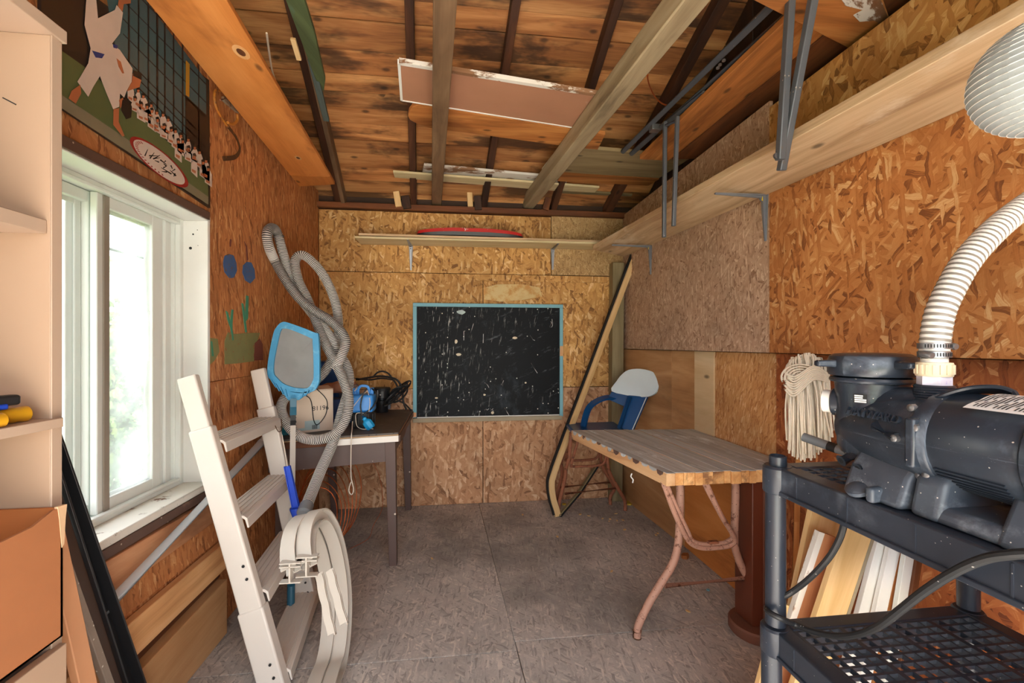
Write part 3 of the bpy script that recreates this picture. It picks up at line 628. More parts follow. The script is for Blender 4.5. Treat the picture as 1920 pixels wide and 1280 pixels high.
for k in range(5):
    g = G(); vs_ = leaf_verts(bush.location, (0, 0, 1), .07, k*.7); g.add(vs_, [tuple(range(10))], [tuple(v) for v in vs_]); o = g.build('leaf', M['leaf' if k % 3 else 'leaf2'], bush, smooth=0); o.location = (0, 0, .5+k*.2); lm.append(o)
for i in range(230):
    o = lm[i % 5].copy(); COL.objects.link(o); y = R.uniform(-1.7, 2.2); o.parent = bush
    o.location = (R.uniform(.10, .22), y, R.uniform(.05, 1.82+.12*math.sin(y*5))); o.rotation_euler = (R.uniform(-.5, .5), 1.3+R.uniform(-.5, .4), R.uniform(-1.0, .3)); s_ = R.uniform(.7, 1.25); o.scale = (s_, s_, s_)
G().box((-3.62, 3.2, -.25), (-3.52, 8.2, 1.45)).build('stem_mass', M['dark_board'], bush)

# ================================================================== LEFT SIDE
# ---- beige bookcase at the left edge
def bookcase():
    b = thing('bookcase', 'beige laminate bookcase with open shelves at the left edge', 'bookcase', (-.91, .45, 0))
    y1 = .964; xf = -.78; xb = -1.035
    def bx(n, lo, hi, m='beige', bev=.0015): return G().box(lo, hi).build(n, M[m], b, bevel=bev)
    bx('side_panel', (xb, y1-.021, 0), (xf, y1, 1.845)); bx('side_panel', (xb, -.06, 0), (xf, -.039, 1.845)); bx('edge_strip', (xf, y1-.022, 0), (xf+.003, y1+.001, 1.845), 'beige_edge')
    bx('back_panel', (xb-.004, -.06, 0), (xb, y1, 1.845)); bx('top_panel', (xb, -.07, 1.845), (xf+.008, y1+.006, 1.87), 'beige_edge')
    bx('shelf', (xb, -.03, 1.462), (xf-.005, y1-.022, 1.488), 'beige_edge'); bx('shelf', (xb, -.03, .672), (xf-.003, y1-.022, .69), 'beige_edge')
    # loose shelf pulled out at an angle
    G().slab([(-.776, .962, 1.089), (-.765, .952, 1.089), (-.774, .60, 1.089), (-.774, .2, 1.089), (-1.03, .2, 1.089), (-1.03, .941, 1.089), (-.776, .941, 1.089)], (0, 0, .018), (0, 1, 0)).build('loose_shelf', M['beige_edge'], b, bevel=.001)
    bx('door', (xf-.002, .35, .03), (xf+.015, y1-.004, .664), 'beige'); bx('door', (xf-.002, -.05, .03), (xf+.015, .346, .664), 'beige')
    G().bar(at(5, 183, Y=y1-.0215), at(30, 196, Y=y1-.0215), .0022, .001, up=(0, 1, 0)).build('scratch', M['ink'], b, smooth=0)
    return b
bookcase()
def tool(name, label, cat, p0, p1, prof, mats):
    t = thing(name, label, cat, Vector(p0)); return t
# screwdriver handles and folding tool on the loose shelf
z0 = 1.107
def driver(p, q, r, label):
    p, q = Vector(p), Vector(q); t = thing('screwdriver', label, 'screwdriver', (p.x, p.y, z0)); d = (q-p).normalized(); L = (q-p).length
    prof = [(.0, 0), (r*.7, .0008), (r*.98, .004), (r, .012), (r*.9, .020), (r, .026), (r*.9, .032), (r, .038), (r, L*.9), (r*.7, L)]
    G().lathe(prof, p, d, 20).build('handle', M['yellow_tool'], t); G().lathe([(0, -.0006), (r*.62, -.0004), (r*.62, .001)], p, d, 16).build('end_cap', M['rust_dark'], t)
    G().tube([q, q+d*.09], .004).build('shaft', M['steel'], t)
driver((-.780, .858, z0+.0125), (-.800, .745, z0+.0125), .0125, 'amber screwdriver nearer the shelf edge, end ringed with dirt')
driver((-.795, .918, z0+.0145), (-.828, .80, z0+.0145), .0145, 'larger plain amber screwdriver behind the dirty-ended one')
kn = thing('utility_knife', 'black and blue utility knife lying on top of the amber screwdrivers', 'knife', (-.80, .86, z0+.030))
A, B = Vector((-.795, .895, z0+.043)), Vector((-.83, .745, z0+.043))
G().bar(A, B, .022, .019).build('handle', M['black'], kn, bevel=.005, seg=3); G().bar(A+Vector((0, -.02, -.010)), B+Vector((0, 0, -.010)), .018, .010).build('grip', M['royal'], kn, bevel=.003)
G().bar(A+(A-B).normalized()*.001, A+(B-A).normalized()*.008, .018, .014).build('clip', M['steel'], kn, bevel=.002)
# ---- cardboard box standing on the low shelf
def big_box():
    x1, x0, y1, y0, zb, zt = -.752, -1.02, .935, .36, .692, .937
    b = thing('cardboard_box', 'open brown cardboard box sticking out of the beige bookcase', 'box', (-.88, .62, zb))
    t = .005
    G().slab([(x1, y0, zb), (x1, y1, zb), (x1, y1, zt), (x1, y1-.02, zt+.003), (x1, y1-.06, zt-.012), (x1, y0+.2, zt-.03), (x1, y0, zt-.02)], (-t, 0, 0), (0, 1, 0), (0, 0, 1)).build('side', M['carton'], b)
    G().slab([(x0, y0, zb), (x0, y1, zb), (x0, y1, zt), (x0, y0, zt)], (t, 0, 0)).build('side', M['carton_in'], b)
    G().box((x0, y1-t, zb), (x1, y1, zt+.002)).build('end', M['carton_in'], b); G().box((x0, y0, zb), (x1, y0+t, zt-.02)).build('end', M['carton_in'], b); G().box((x0, y0, zb), (x1, y1, zb+.004)).build('base', M['carton'], b)
    G().slab([(x1+.001, y1-.003, zt-.075), (x1+.001, y1+.002, zt-.07), (x1+.001, y1+.005, zt-.02), (x1+.001, y1+.008, zt+.004), (x1+.001, y1-.012, zt+.006), (x1+.001, y1-.008, zt-.02)], (-.006, 0, 0)).build('torn_edge', M['carton_torn'], b)
    G().slab([(x1+.0015, .40, .78), (x1+.0015, .60, .79), (x1+.0015, .615, .82), (x1+.0015, .60, .845), (x1+.0015, .40, .85)], (-.001, 0, 0)).build('tape', M['carton_torn'], b)
big_box()
# ---- boards leaning against the end of the bookcase
def lean(name, label, cat, u0, v0, u1, v1, X, w, th, mat, ext=.0, bev=.002):
    p, q = at(u0, v0, X=X), at(u1, v1, X=X); d = (q-p).normalized(); k = (q.z-.002)/-d.z; q = q+d*k
    p = p-d*ext
    up = (1, 0, 0); o = G().bar(p, q, w, th, up=up).build(name, mat, bevel=bev); tag(o, label, cat); return o
tb = thing('metal_channel', 'black and dark brown metal channel leaning beside the bookcase', 'metal bar', at(300, 1360, X=-.96))
def strip(n, X, line, w, th, m, ext=.15):
    (u0, v0), (u1, v1) = line; p, q = at(u0, v0, X=X), at(u1, v1, X=X); d = (q-p).normalized(); q = q+d*((q.z-.003)/-d.z); p = p-d*ext
    return G().bar(p, q, w, th, up=(1, 0, 0)).build(n, M[m], tb, bevel=.0015)
strip('web', -.975, ((113, 905), (232, 1230)), .058, .006, 'black_paint'); strip('flange', -.955, ((104, 905), (222, 1270)), .006, .04, 'black_paint'); strip('flange', -.958, ((121, 870), (262, 1275)), .006, .03, 'black_paint')
strip('face_strip', -.945, ((103, 935), (212, 1270)), .036, .004, 'dark_brown')
lean('leaning_board', 'thin grey speckled board leaning between the tan board and the black channel', 'board', 107, 1020, 205, 1290, -.90, .020, .016, paint('grey_speckled_board', (150, 138, 126), .7, speck=((226, 222, 214), .8, 90), var=.14, scale=14), .12)
lean('leaning_board', 'tan pinkish board leaning closest to the bookcase, below the cardboard box', 'board', 112, 1070, 158, 1280, -.825, .040, .018, paint('tan_board', (206, 150, 110), .65, var=.06), .10)
# ---- poster of a judo match
def poster():
    X = XL+.004; C = lambda u, v, dx=0: at(u*.3125, v*.3125, X=X+.009+dx)
    q = [at(70, -80, X=X), at(388, 150, X=X), at(390, 390, X=X), at(70, 176, X=X)]
    p = thing('poster', 'mounted photograph of a judo throw hanging above the window', 'poster', (X, 1.6, 1.75))
    G().slab(q, (.009, 0, 0), (0, 1, 0), (0, 0, 1)).build('board', M['pr_dark'], p)
    lay = [0]
    def pr(name, polys, m, k):
        if 1 < len(polys) <= 10:
            for pl in polys: pr(name, [pl], m, k)
            return
        g = G()
        for pl in polys: g.slab([C(u, v, k*.0005) for u, v in pl], (-.0004, 0, 0), (0, 1, 0), (0, 0, 1))
        o = g.build(name, M[m], p, smooth=0)
        if len(polys) > 10: o['kind'] = 'stuff'
        return o
    pr('print_hall', [[(600, -250), (860, -20), (1236, 480), (1240, 985), (760, 560), (690, 270)]], 'pr_teal', 1)
    bars = [[(x, (x-860)*1.2-20 if x > 860 else -200), (x+w, (x+w-860)*1.2-20 if x > 860 else -200), (x+w, 560+(x-760)*.9), (x, 560+(x-760)*.9)] for x, w in ((768, 11), (828, 8), (886, 9), (938, 12), (985, 9), (1038, 8), (1092, 9), (1190, 6))]
    bars += [[(740, a), (1236, a+500), (1236, a+508), (740, a+7)] for a in (-120, 0, 110, 200, 330, 380, 430, 480)] + [[(1112, 570), (1238, 690), (1240, 1010), (1112, 880)]]
    pr('print_wall_bars', bars, 'pr_dark', 2)
    pr('print_yellow_panel', [[(1115, 360), (1138, 384), (1136, 584), (1115, 570)]], 'pr_yel', 3)
    pr('print_mat', [[(250, 240), (372, 305), (520, 410), (780, 640), (1248, 1075), (1250, 1225), (372, 648), (250, 580)]], 'pr_mat', 1)
    pr('print_mat_edge', [[(250, 500), (372, 570), (800, 860), (1250, 1180), (1250, 1228), (372, 650), (250, 582)]], 'pr_mat2', 2)
    cw, ch, cs = [], [], []
    rr = random.Random(3)
    for row in range(2):
        for i in range(13):
            u = 790+i*37+row*14+rr.uniform(-9, 9); v = 545+(u-790)*.98+row*42-18+rr.uniform(-16, 14); w = rr.uniform(15, 26); h = rr.uniform(70, 120)
            cw.append([(u-w, v+20), (u-w*.4, v), (u+w*.5, v), (u+w, v+26), (u+w, v+h), (u-w, v+h*.7)])
            ch.append([(u-10, v-26), (u+6, v-30), (u+13, v-14), (u+8, v+2), (u-8, v+2)]); cs.append([(u-14, v+h*.55), (u+10, v+h*.66), (u+8, v+h*.8), (u-14, v+h*.68)]); cs.append([(u-6, v-14), (u+9, v-12), (u+6, v+4), (u-5, v+4)])
    pr('print_crowd', cw, 'pr_white', 4); pr('print_crowd_hair', ch, 'pr_dark', 5); pr('print_crowd_skin', cs, 'pr_skin', 6)
    pr('print_fighter_suits', [[(520, -30), (575, -30), (588, 110), (690, 60), (700, 30), (738, 75), (720, 200), (672, 262), (720, 300), (795, 410), (790, 490), (760, 545), (745, 585), (720, 560), (715, 640), (680, 655), (640, 560), (600, 455), (560, 520), (530, 580), (465, 490), (530, 380), (545, 290), (508, 150)]], 'pr_white', 7)
    pr('print_fighter_skin', [[(482, 508), (430, 545), (412, 590), (455, 622), (488, 560)], [(715, -30), (785, -30), (785, 20), (742, 25), (735, 72), (708, 36)], [(682, 655), (715, 648), (712, 730), (748, 815), (735, 818), (680, 748)], [(797, 440), (848, 480), (838, 522), (760, 548), (792, 490)], [(700, 350), (725, 370), (745, 440), (735, 440), (712, 400)], [(715, 600), (738, 585), (745, 615), (722, 650)]], 'pr_skin', 8)
    pr('print_fighter_hair', [[(735, 600), (770, 590), (792, 640), (788, 705), (757, 715), (727, 660)], [(800, 420), (850, 440), (850, 480), (800, 455)]], 'pr_dark', 9)
    pr('print_belts', [[(553, 303), (628, 325), (612, 350), (575, 345)], [(678, 265), (708, 272), (702, 292), (682, 286)]], 'pr_blue', 9)
    c0, a, b = Vector((955, 972)), Vector((172, 143)), Vector((-28, 45))
    el = lambda k: [tuple(c0+a*math.cos(t)*k+b*math.sin(t)*k*1.2) for t in [i*math.pi/20 for i in range(40)]]
    pr('print_emblem_ring', [el(1)], 'pr_red', 3); pr('print_emblem_field', [el(.88)], 'pr_white', 4)
    sc = []
    for i in range(16):
        c = c0+a*rr.uniform(-.45, .6)+b*rr.uniform(-.5, .5); e = Vector((rr.uniform(-32, 32), rr.uniform(-22, 22))); n_ = Vector((-e.y, e.x)).normalized()*4
        sc.append([tuple(c-e-n_), tuple(c+e-n_*.3), tuple(c+e+n_*.3), tuple(c-e+n_)])
    pr('print_emblem_brush_marks', sc, 'pr_dark', 5)
    pr('print_emblem_letters', [[tuple(c0+a*math.cos(t)*k1+b*math.sin(t)*k1*1.2), tuple(c0+a*math.cos(t+.06)*k1+b*math.sin(t+.06)*k1*1.2), tuple(c0+a*math.cos(t+.06)*k2+b*math.sin(t+.06)*k2*1.2), tuple(c0+a*math.cos(t)*k2+b*math.sin(t)*k2*1.2)] for t in [1.2+.16*i for i in range(16)] for k1, k2 in ((.72, .82),)], 'pr_red', 5)
poster()
# ---- rusty sickle and hook on the wall
def sickle():
    X = XL+.02; P = lambda u, v, dx=0: at(280+u*.3125, v*.3125, X=X+dx)
    s = thing('sickle', 'old rusty sickle hanging on the left wall beside the poster', 'sickle', P(400, 540))
    pa = [P(u, v) for u, v in ((470, 760), (510, 810), (535, 860), (540, 905), (510, 940), (440, 948))]
    g = G(); c = cr(pa, 5); n = len(c)
    g.sweep(c, [(-.012, 0), (0, -.002), (.008, 0), (0, .002)], up=(1, 0, 0), fixed=True); g.build('blade', M['rust_dark'], s)
    G().tube(cr([P(470, 760), P(430, 700), P(400, 640), P(390, 580), P(400, 540), P(425, 545)], 5), .0055).build('tang', paint('ochre_rust', (178, 110, 34), .6, wear=((110, 70, 40), .5, .6, 30)), s)
    s2 = thing('iron_hook', 'bent iron hook hanging behind the sickle on the wall', 'hook', P(480, 600))
    G().tube(cr([P(525, 680, .004), P(528, 720, .004), P(505, 745, .004), P(470, 735, .004)], 5), .006).build('hook_end', paint('ochre_rust_hook', (190, 120, 44), .6), s2)
    G().bar(P(440, 590, .006), P(530, 670, .006), .02, .012, up=(1, 0, 0)).build('shank', paint('grey_iron', (150, 128, 104), .6, wear=((110, 80, 56), .5, .65, 30)), s2, bevel=.003)
    G().tube([P(425, 600, .012), P(486, 582, .012)], .004).build('peg', M['rust'], s2)
sickle()
# loose white wire under the roof at the left
o = G().tube(cr([at(u, v, Z=2.5) for u, v in ((500, 62), (505, 100), (511, 135), (522, 165), (530, 188))], 4), .004).build('wire', M['cord']); tag(o, 'pale loose wire hanging under the roof left of the green plank', 'wire')
o = G().slab([at(u, v, Z=2.52) for u, v in ((528, -20), (564, -20), (590, 62), (610, 150), (607, 172), (592, 150), (575, 105))], (0, 0, .022), (.2, 1, 0)).build('green_plank', M['green_plank'], bevel=.002); tag(o, 'mossy green painted plank stored along the left rafters', 'plank')
o = G().bar(at(583, 118, Z=2.545)+Vector((0, 0, .02)), at(612, 225, Z=2.45), .03, .02).build('batten', M['teal_batten'], bevel=.002); tag(o, 'short teal painted batten below the mossy green plank', 'batten')
o = G().bar(at(549, 72, Z=2.60), at(561, 112, Z=2.56), .022, .015).build('batten', M['pine_new'], bevel=.002); tag(o, 'small pale wooden strip stuck beside the left rafter', 'wood strip')

# ---- white plastic pool ladder against the left wall
def ladder():
    L = thing('ladder', 'white plastic ladder with broad steps leaning under the window', 'ladder', (-.68, 1.95, 0))
    rails = [(at(352, 706, X=-.985), at(519, 1300, Z=0)), (at(484, 692, X=-.985), Vector((-.715, 2.20, 0)))]
    for top, bot in rails:
        d = bot-top; m1 = top+d*.17; m2 = top+d*.74
        G().bar(top, m1, .066, .030, up=(0, 1, 0)).build('rail', M['ladder'], L, bevel=.006, seg=3)
        G().bar(m1-d*.004, m2, .080, .040, up=(0, 1, 0)).build('rail', M['ladder'], L, bevel=.007, seg=3)
        G().bar(m2-d*.006, bot, .090, .050, up=(0, 1, 0)).build('rail_sleeve', M['ladder'], L, bevel=.007, seg=3)
        sd = d.normalized().cross(Vector((0, 1, 0))).normalized()
        for k in (.60, .64, .90, .94):
            c = top+d*k; G().lathe([(.0, .0), (.005, 0), (.005, .003), (0, .003)], c+Vector((0, -.0225 if k < .7 else -.0275, 0))+sd*.02, (0, -1, 0), 8).build('screw', M['black'], L)
    G().bar(rails[0][0]+Vector((.024, .006, -.004)), rails[0][0]+(rails[0][1]-rails[0][0])*.12+Vector((.026, .006, 0)), .012, .012).build('latch_slot', M['black_paint'], L, bevel=.002)
    for k in (.215, .46, .695, .945):
        a = rails[0][0].lerp(rails[0][1], k); b = rails[1][0].lerp(rails[1][1], k)
        # tread: a broad folded board, ribbed at the top, sloping front skirt
        pr = [(-.055, -.006), (.045, -.006), (.058, -.016), (.064, -.052), (.058, -.052), (.050, -.022), (.042, -.016), (-.055, -.016)]
        G().sweep([a+Vector((0, .012, 0)), b-Vector((0, .012, 0))], [(x, y+.016) for x, y in pr], up=(.0, 0, 1), fixed=True).build('step', M['ladder'], L, bevel=.002)
        for j in range(5): G().bar(a+Vector((-.045+j*.02, .02, .0115)), b+Vector((-.045+j*.02, -.02, .0115)), .007, .003).build('tread_rib', M['ladder'], L, smooth=0)
        if k < .3: G().tube(cr([a.lerp(b, .84)+Vector((.063, 0, -.02)), a.lerp(b, .90)+Vector((.066, 0, -.055)), a.lerp(b, .985)+Vector((.064, 0, -.05)), a.lerp(b, .985)+Vector((.062, 0, 0))], 4), .002, 6).build('handle_wire', M['rust_dark'], L)
ladder()
# ---- aluminium pole across the wall
po = thing('aluminium_pole', 'long aluminium pool pole leaning diagonally behind the ladder', 'pole', at(215, 1110, X=-.975))
a, b = at(170, 1170, X=-.99), at(493, 827, X=-.985); d = (b-a).normalized(); a = a-d*.25
G().tube([a, b], .019, 16).build('lower_tube', M['alu'], po); G().tube([b, b+d*.48], .0165, 16).build('upper_tube', M['alu'], po)
G().tube([b-d*.02, b+d*.02], .0205, 16).build('collar', M['alu'], po)
# ---- leaf skimmer net
def skimmer():
    S = thing('leaf_skimmer', 'blue pool leaf skimmer with grey mesh standing beside the desk', 'pool net', at(545, 1165, Z=0))
    foot = at(545, 1166, Z=.0); neck = at(550, 752, Y=2.30); d = (neck-foot).normalized()
    P = lambda u, v, k=0: at(u, v, Y=2.335-k)
    out = [P(*p) for p in ((528, 604), (541, 605), (589, 623), (597, 632), (599, 700), (596, 722), (583, 735), (553, 736), (524, 727), (507, 712), (501, 700), (503, 672), (512, 626), (519, 612))]
    ins = [P(*p) for p in ((530, 616), (545, 618), (583, 634), (586, 640), (588, 700), (585, 716), (576, 727), (555, 727), (533, 720), (519, 708), (513, 698), (514, 674), (523, 630), (526, 620))]
    o2, i2 = cr(out, 5, True), cr(ins, 5, True); n = len(o2); T = Vector((0, .022, 0)); g = G()
    vs = o2+i2+[p+T for p in o2]+[p+T for p in i2]; fs = []
    for i in range(n):
        j = (i+1) % n; fs += [(i, j, n+j, n+i), (2*n+i, 3*n+i, 3*n+j, 2*n+j), (i, 2*n+i, 2*n+j, j), (n+i, n+j, 3*n+j, 3*n+i)]
    g.add(vs, fs, [(v.x, v.z, v.y) for v in vs]); g.build('rim', M['net_blue'], S, bevel=.002)
    c = sum(i2, Vector())/n+T*.5; nv = [p+T*.5 for p in i2]; g = G(); g.add(nv+[c+Vector((0, .02, 0))], [(i, (i+1) % n, n) for i in range(n)], [(v.x, v.z, v.y) for v in nv+[c]]); g.build('mesh', M['net'], S)
    for k, (u, v) in enumerate(((509, 712), (517, 719), (526, 725), (535, 729), (570, 733), (579, 731), (587, 726))):
        p = P(u, v, .003); q = P(u+(552-u)*.22, v+(14 if k < 4 else 11), .003); G().bar(p, q, .004, .012, up=(0, 1, 0)).build('rib', M['net_blue'], S, smooth=0)
    G().slab([P(*p) for p in ((505, 706), (524, 727), (541, 733), (566, 735), (590, 729), (572, 741), (560, 750), (540, 750), (531, 738))], (0, .02, 0)).build('collar', M['net_blue'], S, bevel=.003)
    G().tube([neck+d*.012, neck-d*.07], .015, 14).build('socket', M['blue_grey'], S); G().tube([neck-d*.07, neck-d*.12], .0125, 14).build('ferrule', M['black'], S)
    G().tube([neck-d*.12, foot+d*.17], .0125, 14).build('pole', M['pole'], S); G().tube([foot+d*.17, foot+d*.165], .0165, 14).build('grip_ring', M['blue_grey'], S)
    G().tube([foot+d*.17, foot+d*.15, foot+d*.03, foot+d*.012, foot+d*.004], [.015, .0165, .0165, .014, .006], 14).build('grip', M['blue_grey'], S)
skimmer()
# ---- blue plastic scoop on the right ladder rail
sc_ = thing('plastic_scoop', 'royal blue plastic holder with cup end hanging on the ladder', 'scoop', at(557, 970, Y=2.10))
a, b = at(539, 873, Y=2.06), at(556, 955, Y=2.06); G().bar(a, b, .026, .012, up=(0, 1, 0), w1=.034).build('handle', M['royal'], sc_, bevel=.003)
for dx in (-.011, .011): G().bar(a+Vector((dx, -.008, 0)), b+Vector((dx*1.2, -.008, 0)), .004, .008, up=(0, 1, 0)).build('rib', M['royal'], sc_, bevel=.001)
G().lathe([(.027, 0), (.029, -.002), (.029, -.008), (.021, -.044), (.0, -.044)], b+Vector((.0, 0, .012)), (-.12, 0, 1), 18).build('cup', M['royal'], sc_)
G().tube(cr([at(529, 815, Y=2.06), at(534, 845, Y=2.05), a+Vector((0, -.004, 0))], 4), .0015, 5).build('string', M['cord'], sc_)
# ---- two beige plastic rails bent into a hoop
def rail(i, off, label):
    Hp = [(-.017, -.016), (-.013, -.016), (-.013, -.002), (.013, -.002), (.013, -.016), (.017, -.016), (.017, .016), (.013, .016), (.013, .002), (-.013, .002), (-.013, .016), (-.017, .016)]
    Hp = [(x*1.35, y*1.6) for x, y in Hp]
    px = [((577, 1058), 1.60), ((574, 1020), 1.66), ((580, 985), 1.72), ((596, 966), 1.79), ((612, 975), 1.85), ((628, 1010), 1.89), ((640, 1065), 1.90), ((645, 1125), 1.88), ((643, 1185), 1.83), ((636, 1240), 1.76), ((626, 1300), 1.68), ((612, 1370), 1.56)]
    pts = [at(u, v, Y=y) for (u, v), y in px]
    sh = Vector((off, -.012*i, -.012*i)); pts = [Vector((p.x, p.y, max(p.z, .03)))+sh for p in pts]; pts = [Vector((p.x, p.y, max(p.z, .03))) for p in pts]
    t = thing('plastic_rail', label, 'rail', pts[-1]-Vector((0, 0, .02)), None)
    c = cr(pts, 6); G().sweep(c, Hp, up=(-1, .35, 0)).build('channel', M['track'], t, smooth=40)
    a = pts[0]
    # end plate where the profile is cut, and the loose flange strip hanging from it
    u0, v0, u1, v1 = ((598, 1075, 622, 1188), (618, 1068, 645, 1168))[1-i]
    p, q = at(u0, v0, Y=1.60)+Vector((0, 0, 0)), at(u1, v1, Y=1.50)
    wv = [p.lerp(q, k/8)+Vector((.0016*math.sin(k*1.9), 0, 0)) for k in range(9)]
    G().sweep(wv, [(-.014, -.002), (.014, -.002), (.014, .002), (-.014, .002)], up=(0, -1, .2)).build('flange_strip', M['track'], t); G().sweep([w+Vector((.012, -.004, 0)) for w in wv], [(-.002, -.008), (.002, -.008), (.002, .008), (-.002, .008)], up=(0, -1, .2)).build('flange_lip', M['track'], t)
    e = Vector((a.x, a.y-.004, a.z)); g = G()
    for dz in (-.034, .020, .032): g.box(e+Vector((-.034, -.014, dz-.002)), e+Vector((.036, .014, dz+.002)))
    g.box(e+Vector((-.003, -.014, -.034)), e+Vector((.003, .014, .032))); g.build('end_profile', M['track'], t, bevel=.0008)
rail(0, 0, 'right of two beige plastic rails bent in a hoop beside the ladder'); rail(1, -.050, 'left of two beige plastic rails bent in a hoop beside the ladder')
# ---- copper wire coil
cw = thing('copper_wire', 'springy loops of copper wire on the floor under the desk', 'wire', (-.66, 2.6, 0))
for i in range(7):
    c = at(590+i*5, 985-i*9, Y=2.62+.03*i); ax = Vector((.0+.03*i, .15, 1)).normalized(); r0, r1 = .14+.012*i, .20+.008*i
    pts = [c+Vector((math.cos(t)*r0*.85, math.sin(t)*.08+.02*math.sin(3*t+i), math.sin(t)*r1)) for t in [2*math.pi*k/36 for k in range(36)]]
    pts = [Vector((p.x, p.y, max(p.z, .004))) for p in pts]; G().tube(pts, .0028, 6, True).build('loop', M['copper'], cw)
G().tube(cr([at(u, v, Y=2.66) for u, v in ((652, 1030), (690, 1010), (700, 985), (716, 955), (717, 925), (712, 895), (700, 868))], 5), .0016, 6).build('loose_end', M['copper'], cw)

# ---- ribbed vacuum hose, looped over a nail
def vac_hose():
    raw = [(572, 955, -.10), (600, 885, -.02), (626, 825, 0), (641, 772, .03), (652, 735, .06), (655, 705, .07), (648, 682, .07), (632, 655, .08), (635, 614, .07), (629, 568, .06), (609, 520, .05), (583, 488, .03), (564, 478, .02), (553, 492, .02), (560, 527, .02), (577, 562, .02), (592, 600, .02),
           (609, 642, .0), (630, 682, -.02), (646, 718, -.03), (654, 752, -.03), (648, 785, -.03), (629, 812, -.02), (597, 824, -.02), (562, 818, -.01), (537, 792, 0), (527, 762, .03), (545, 735, .06), (578, 720, .08), (600, 706, .08), (618, 682, .06), (628, 655, .04), (612, 620, .04), (587, 590, .045), (560, 553, .05), (541, 507, .05), (529, 468, .03), (520, 437, .01), (510, 427, 0), (501, 438, -.01), (504, 462, -.01), (516, 490, -.01), (536, 525, -.02), (560, 558, -.025), (590, 583, -.03), (618, 600, -.04), (640, 622, -.05), (648, 642, -.05), (641, 665, -.04), (628, 690, -.015)]
    pts = []
    for u, v, dy in raw:
        y = 2.62-(v-425)/400*.235+dy if v < 830 else 2.385-(v-826)*.002+dy
        p = at(u, v, Y=y)
        if p.x < XL+.032: p = at(u, v, X=XL+.032)
        pts.append(p)
    P = cr(pts, 8); L = [0]
    for a, b in zip(P, P[1:]): L.append(L[-1]+(b-a).length)
    n = int(L[-1]/.00425); path = []; j = 0                    # even spacing, two rings to every rib
    for k in range(n+1):
        s = L[-1]*k/n
        while j < len(L)-2 and L[j+1] < s: j += 1
        path.append(P[j].lerp(P[j+1], (s-L[j])/max(1e-6, L[j+1]-L[j])))
    h = thing('vacuum_hose', 'long ribbed grey pool vacuum hose looped over a nail on the left wall', 'hose', (-.85, 2.4, pts[0].z))
    G().tube(path, lambda i: .0262 if i % 2 else .0236, 12).build('ribbed_hose', M['vac'], h)
    a, d = path[0], (path[0]-path[6]).normalized(); G().lathe([(.024, -.03), (.030, -.028), (.030, .02), (.022, .03)], a, d, 16).build('cuff', M['grey_pipe'], h)
    nl = at(512, 430, Y=2.6); o = G().tube([Vector((XL-.01, nl.y, nl.z-.045)), Vector((XL+.07, nl.y, nl.z-.036))], .004).build('nail', M['steel'], h)
vac_hose()
# ---- desk
DZ = .752
def desk():
    D = thing('desk', 'old dark brown painted desk with a white front edge under the hose', 'desk', (-.65, 2.9, 0))
    fl, fr, br, bl = Vector((-.985, 2.40, DZ)), Vector((-.338, 2.53, DZ)), Vector((-.352, 3.42, DZ)), Vector((-1.03, 3.42, DZ))
    G().slab([fl, fr, br, bl], (0, 0, -.012), (1, 0, 0), (0, 1, 0)).build('desk_top', M['desk_top'], D, bevel=.002)
    G().slab([v+Vector((0, 0, -.012)) for v in (fl, fr, br, bl)], (0, 0, -.012), (1, 0, 0), (0, 1, 0)).build('ply_layer', M['pine'], D)
    e = (fr-fl).normalized(); n = Vector((e.y, -e.x, 0)); z = lambda p, h: Vector((p.x, p.y, h))
    mid = fl.lerp(fr, .50); G().slab([z(mid, DZ-.05), z(fr, DZ-.05), z(fr, DZ-.016), z(mid, DZ-.016)], n*.012, e).build('front_edge', M['desk_white'], D, bevel=.0015); G().slab([z(fl, DZ-.05), z(mid, DZ-.05), z(mid, DZ-.016), z(fl, DZ-.016)], n*.010, e).build('front_edge', M['pine_dark'], D, bevel=.0015)
    G().slab([z(fr, DZ-.05), z(br, DZ-.05), z(br, DZ-.016), z(fr, DZ-.016)], (.010, 0, 0), (0, 1, 0)).build('side_edge', M['brown_worn'], D, bevel=.0015)
    q = e*.03
    G().slab([z(fl, .575)-n*.03, z(fr, .585)-n*.03-q, z(fr, .70)-n*.03-q, z(fl, .70)-n*.03], -n*.02, e).build('apron', M['desk_brown'], D, bevel=.001)
    G().slab([Vector((-.385, 2.6, .585)), Vector((-.395, 3.38, .585)), Vector((-.395, 3.38, .70)), Vector((-.385, 2.6, .70))], (-.02, 0, 0), (0, 1, 0)).build('apron', M['desk_brown'], D)
    G().slab([Vector((-1.0, 3.39, .585)), Vector((-.4, 3.39, .585)), Vector((-.4, 3.39, .70)), Vector((-1.0, 3.39, .70))], (0, -.02, 0), (1, 0, 0)).build('apron', M['desk_brown'], D)
    for t, b in (((-.385, 2.565, .70), (-.368, 2.548, 0)), ((-.392, 3.375, .70), (-.378, 3.385, 0)), ((-.93, 2.46, .70), (-.935, 2.45, 0)), ((-.955, 3.37, .70), (-.905, 3.36, 0))):
        G().bar(t, b, .058, .058, up=(0, 1, 0), w1=.042, h1=.042).build('leg', M['desk_brown'], D, bevel=.002)
    for u in (706, 692, 738, 746): G().lathe([(0, 0), (.003, 0), (.003, .001)], at(u, 813-(u-700)*.1, Y=2.49+(u-690)*.0002)+Vector((0, -.004, -.006)), (0, -1, 0), 8).build('nail_head', M['black'], D)
desk()
def on(u, v): return at(u, v, Z=DZ+.0012)
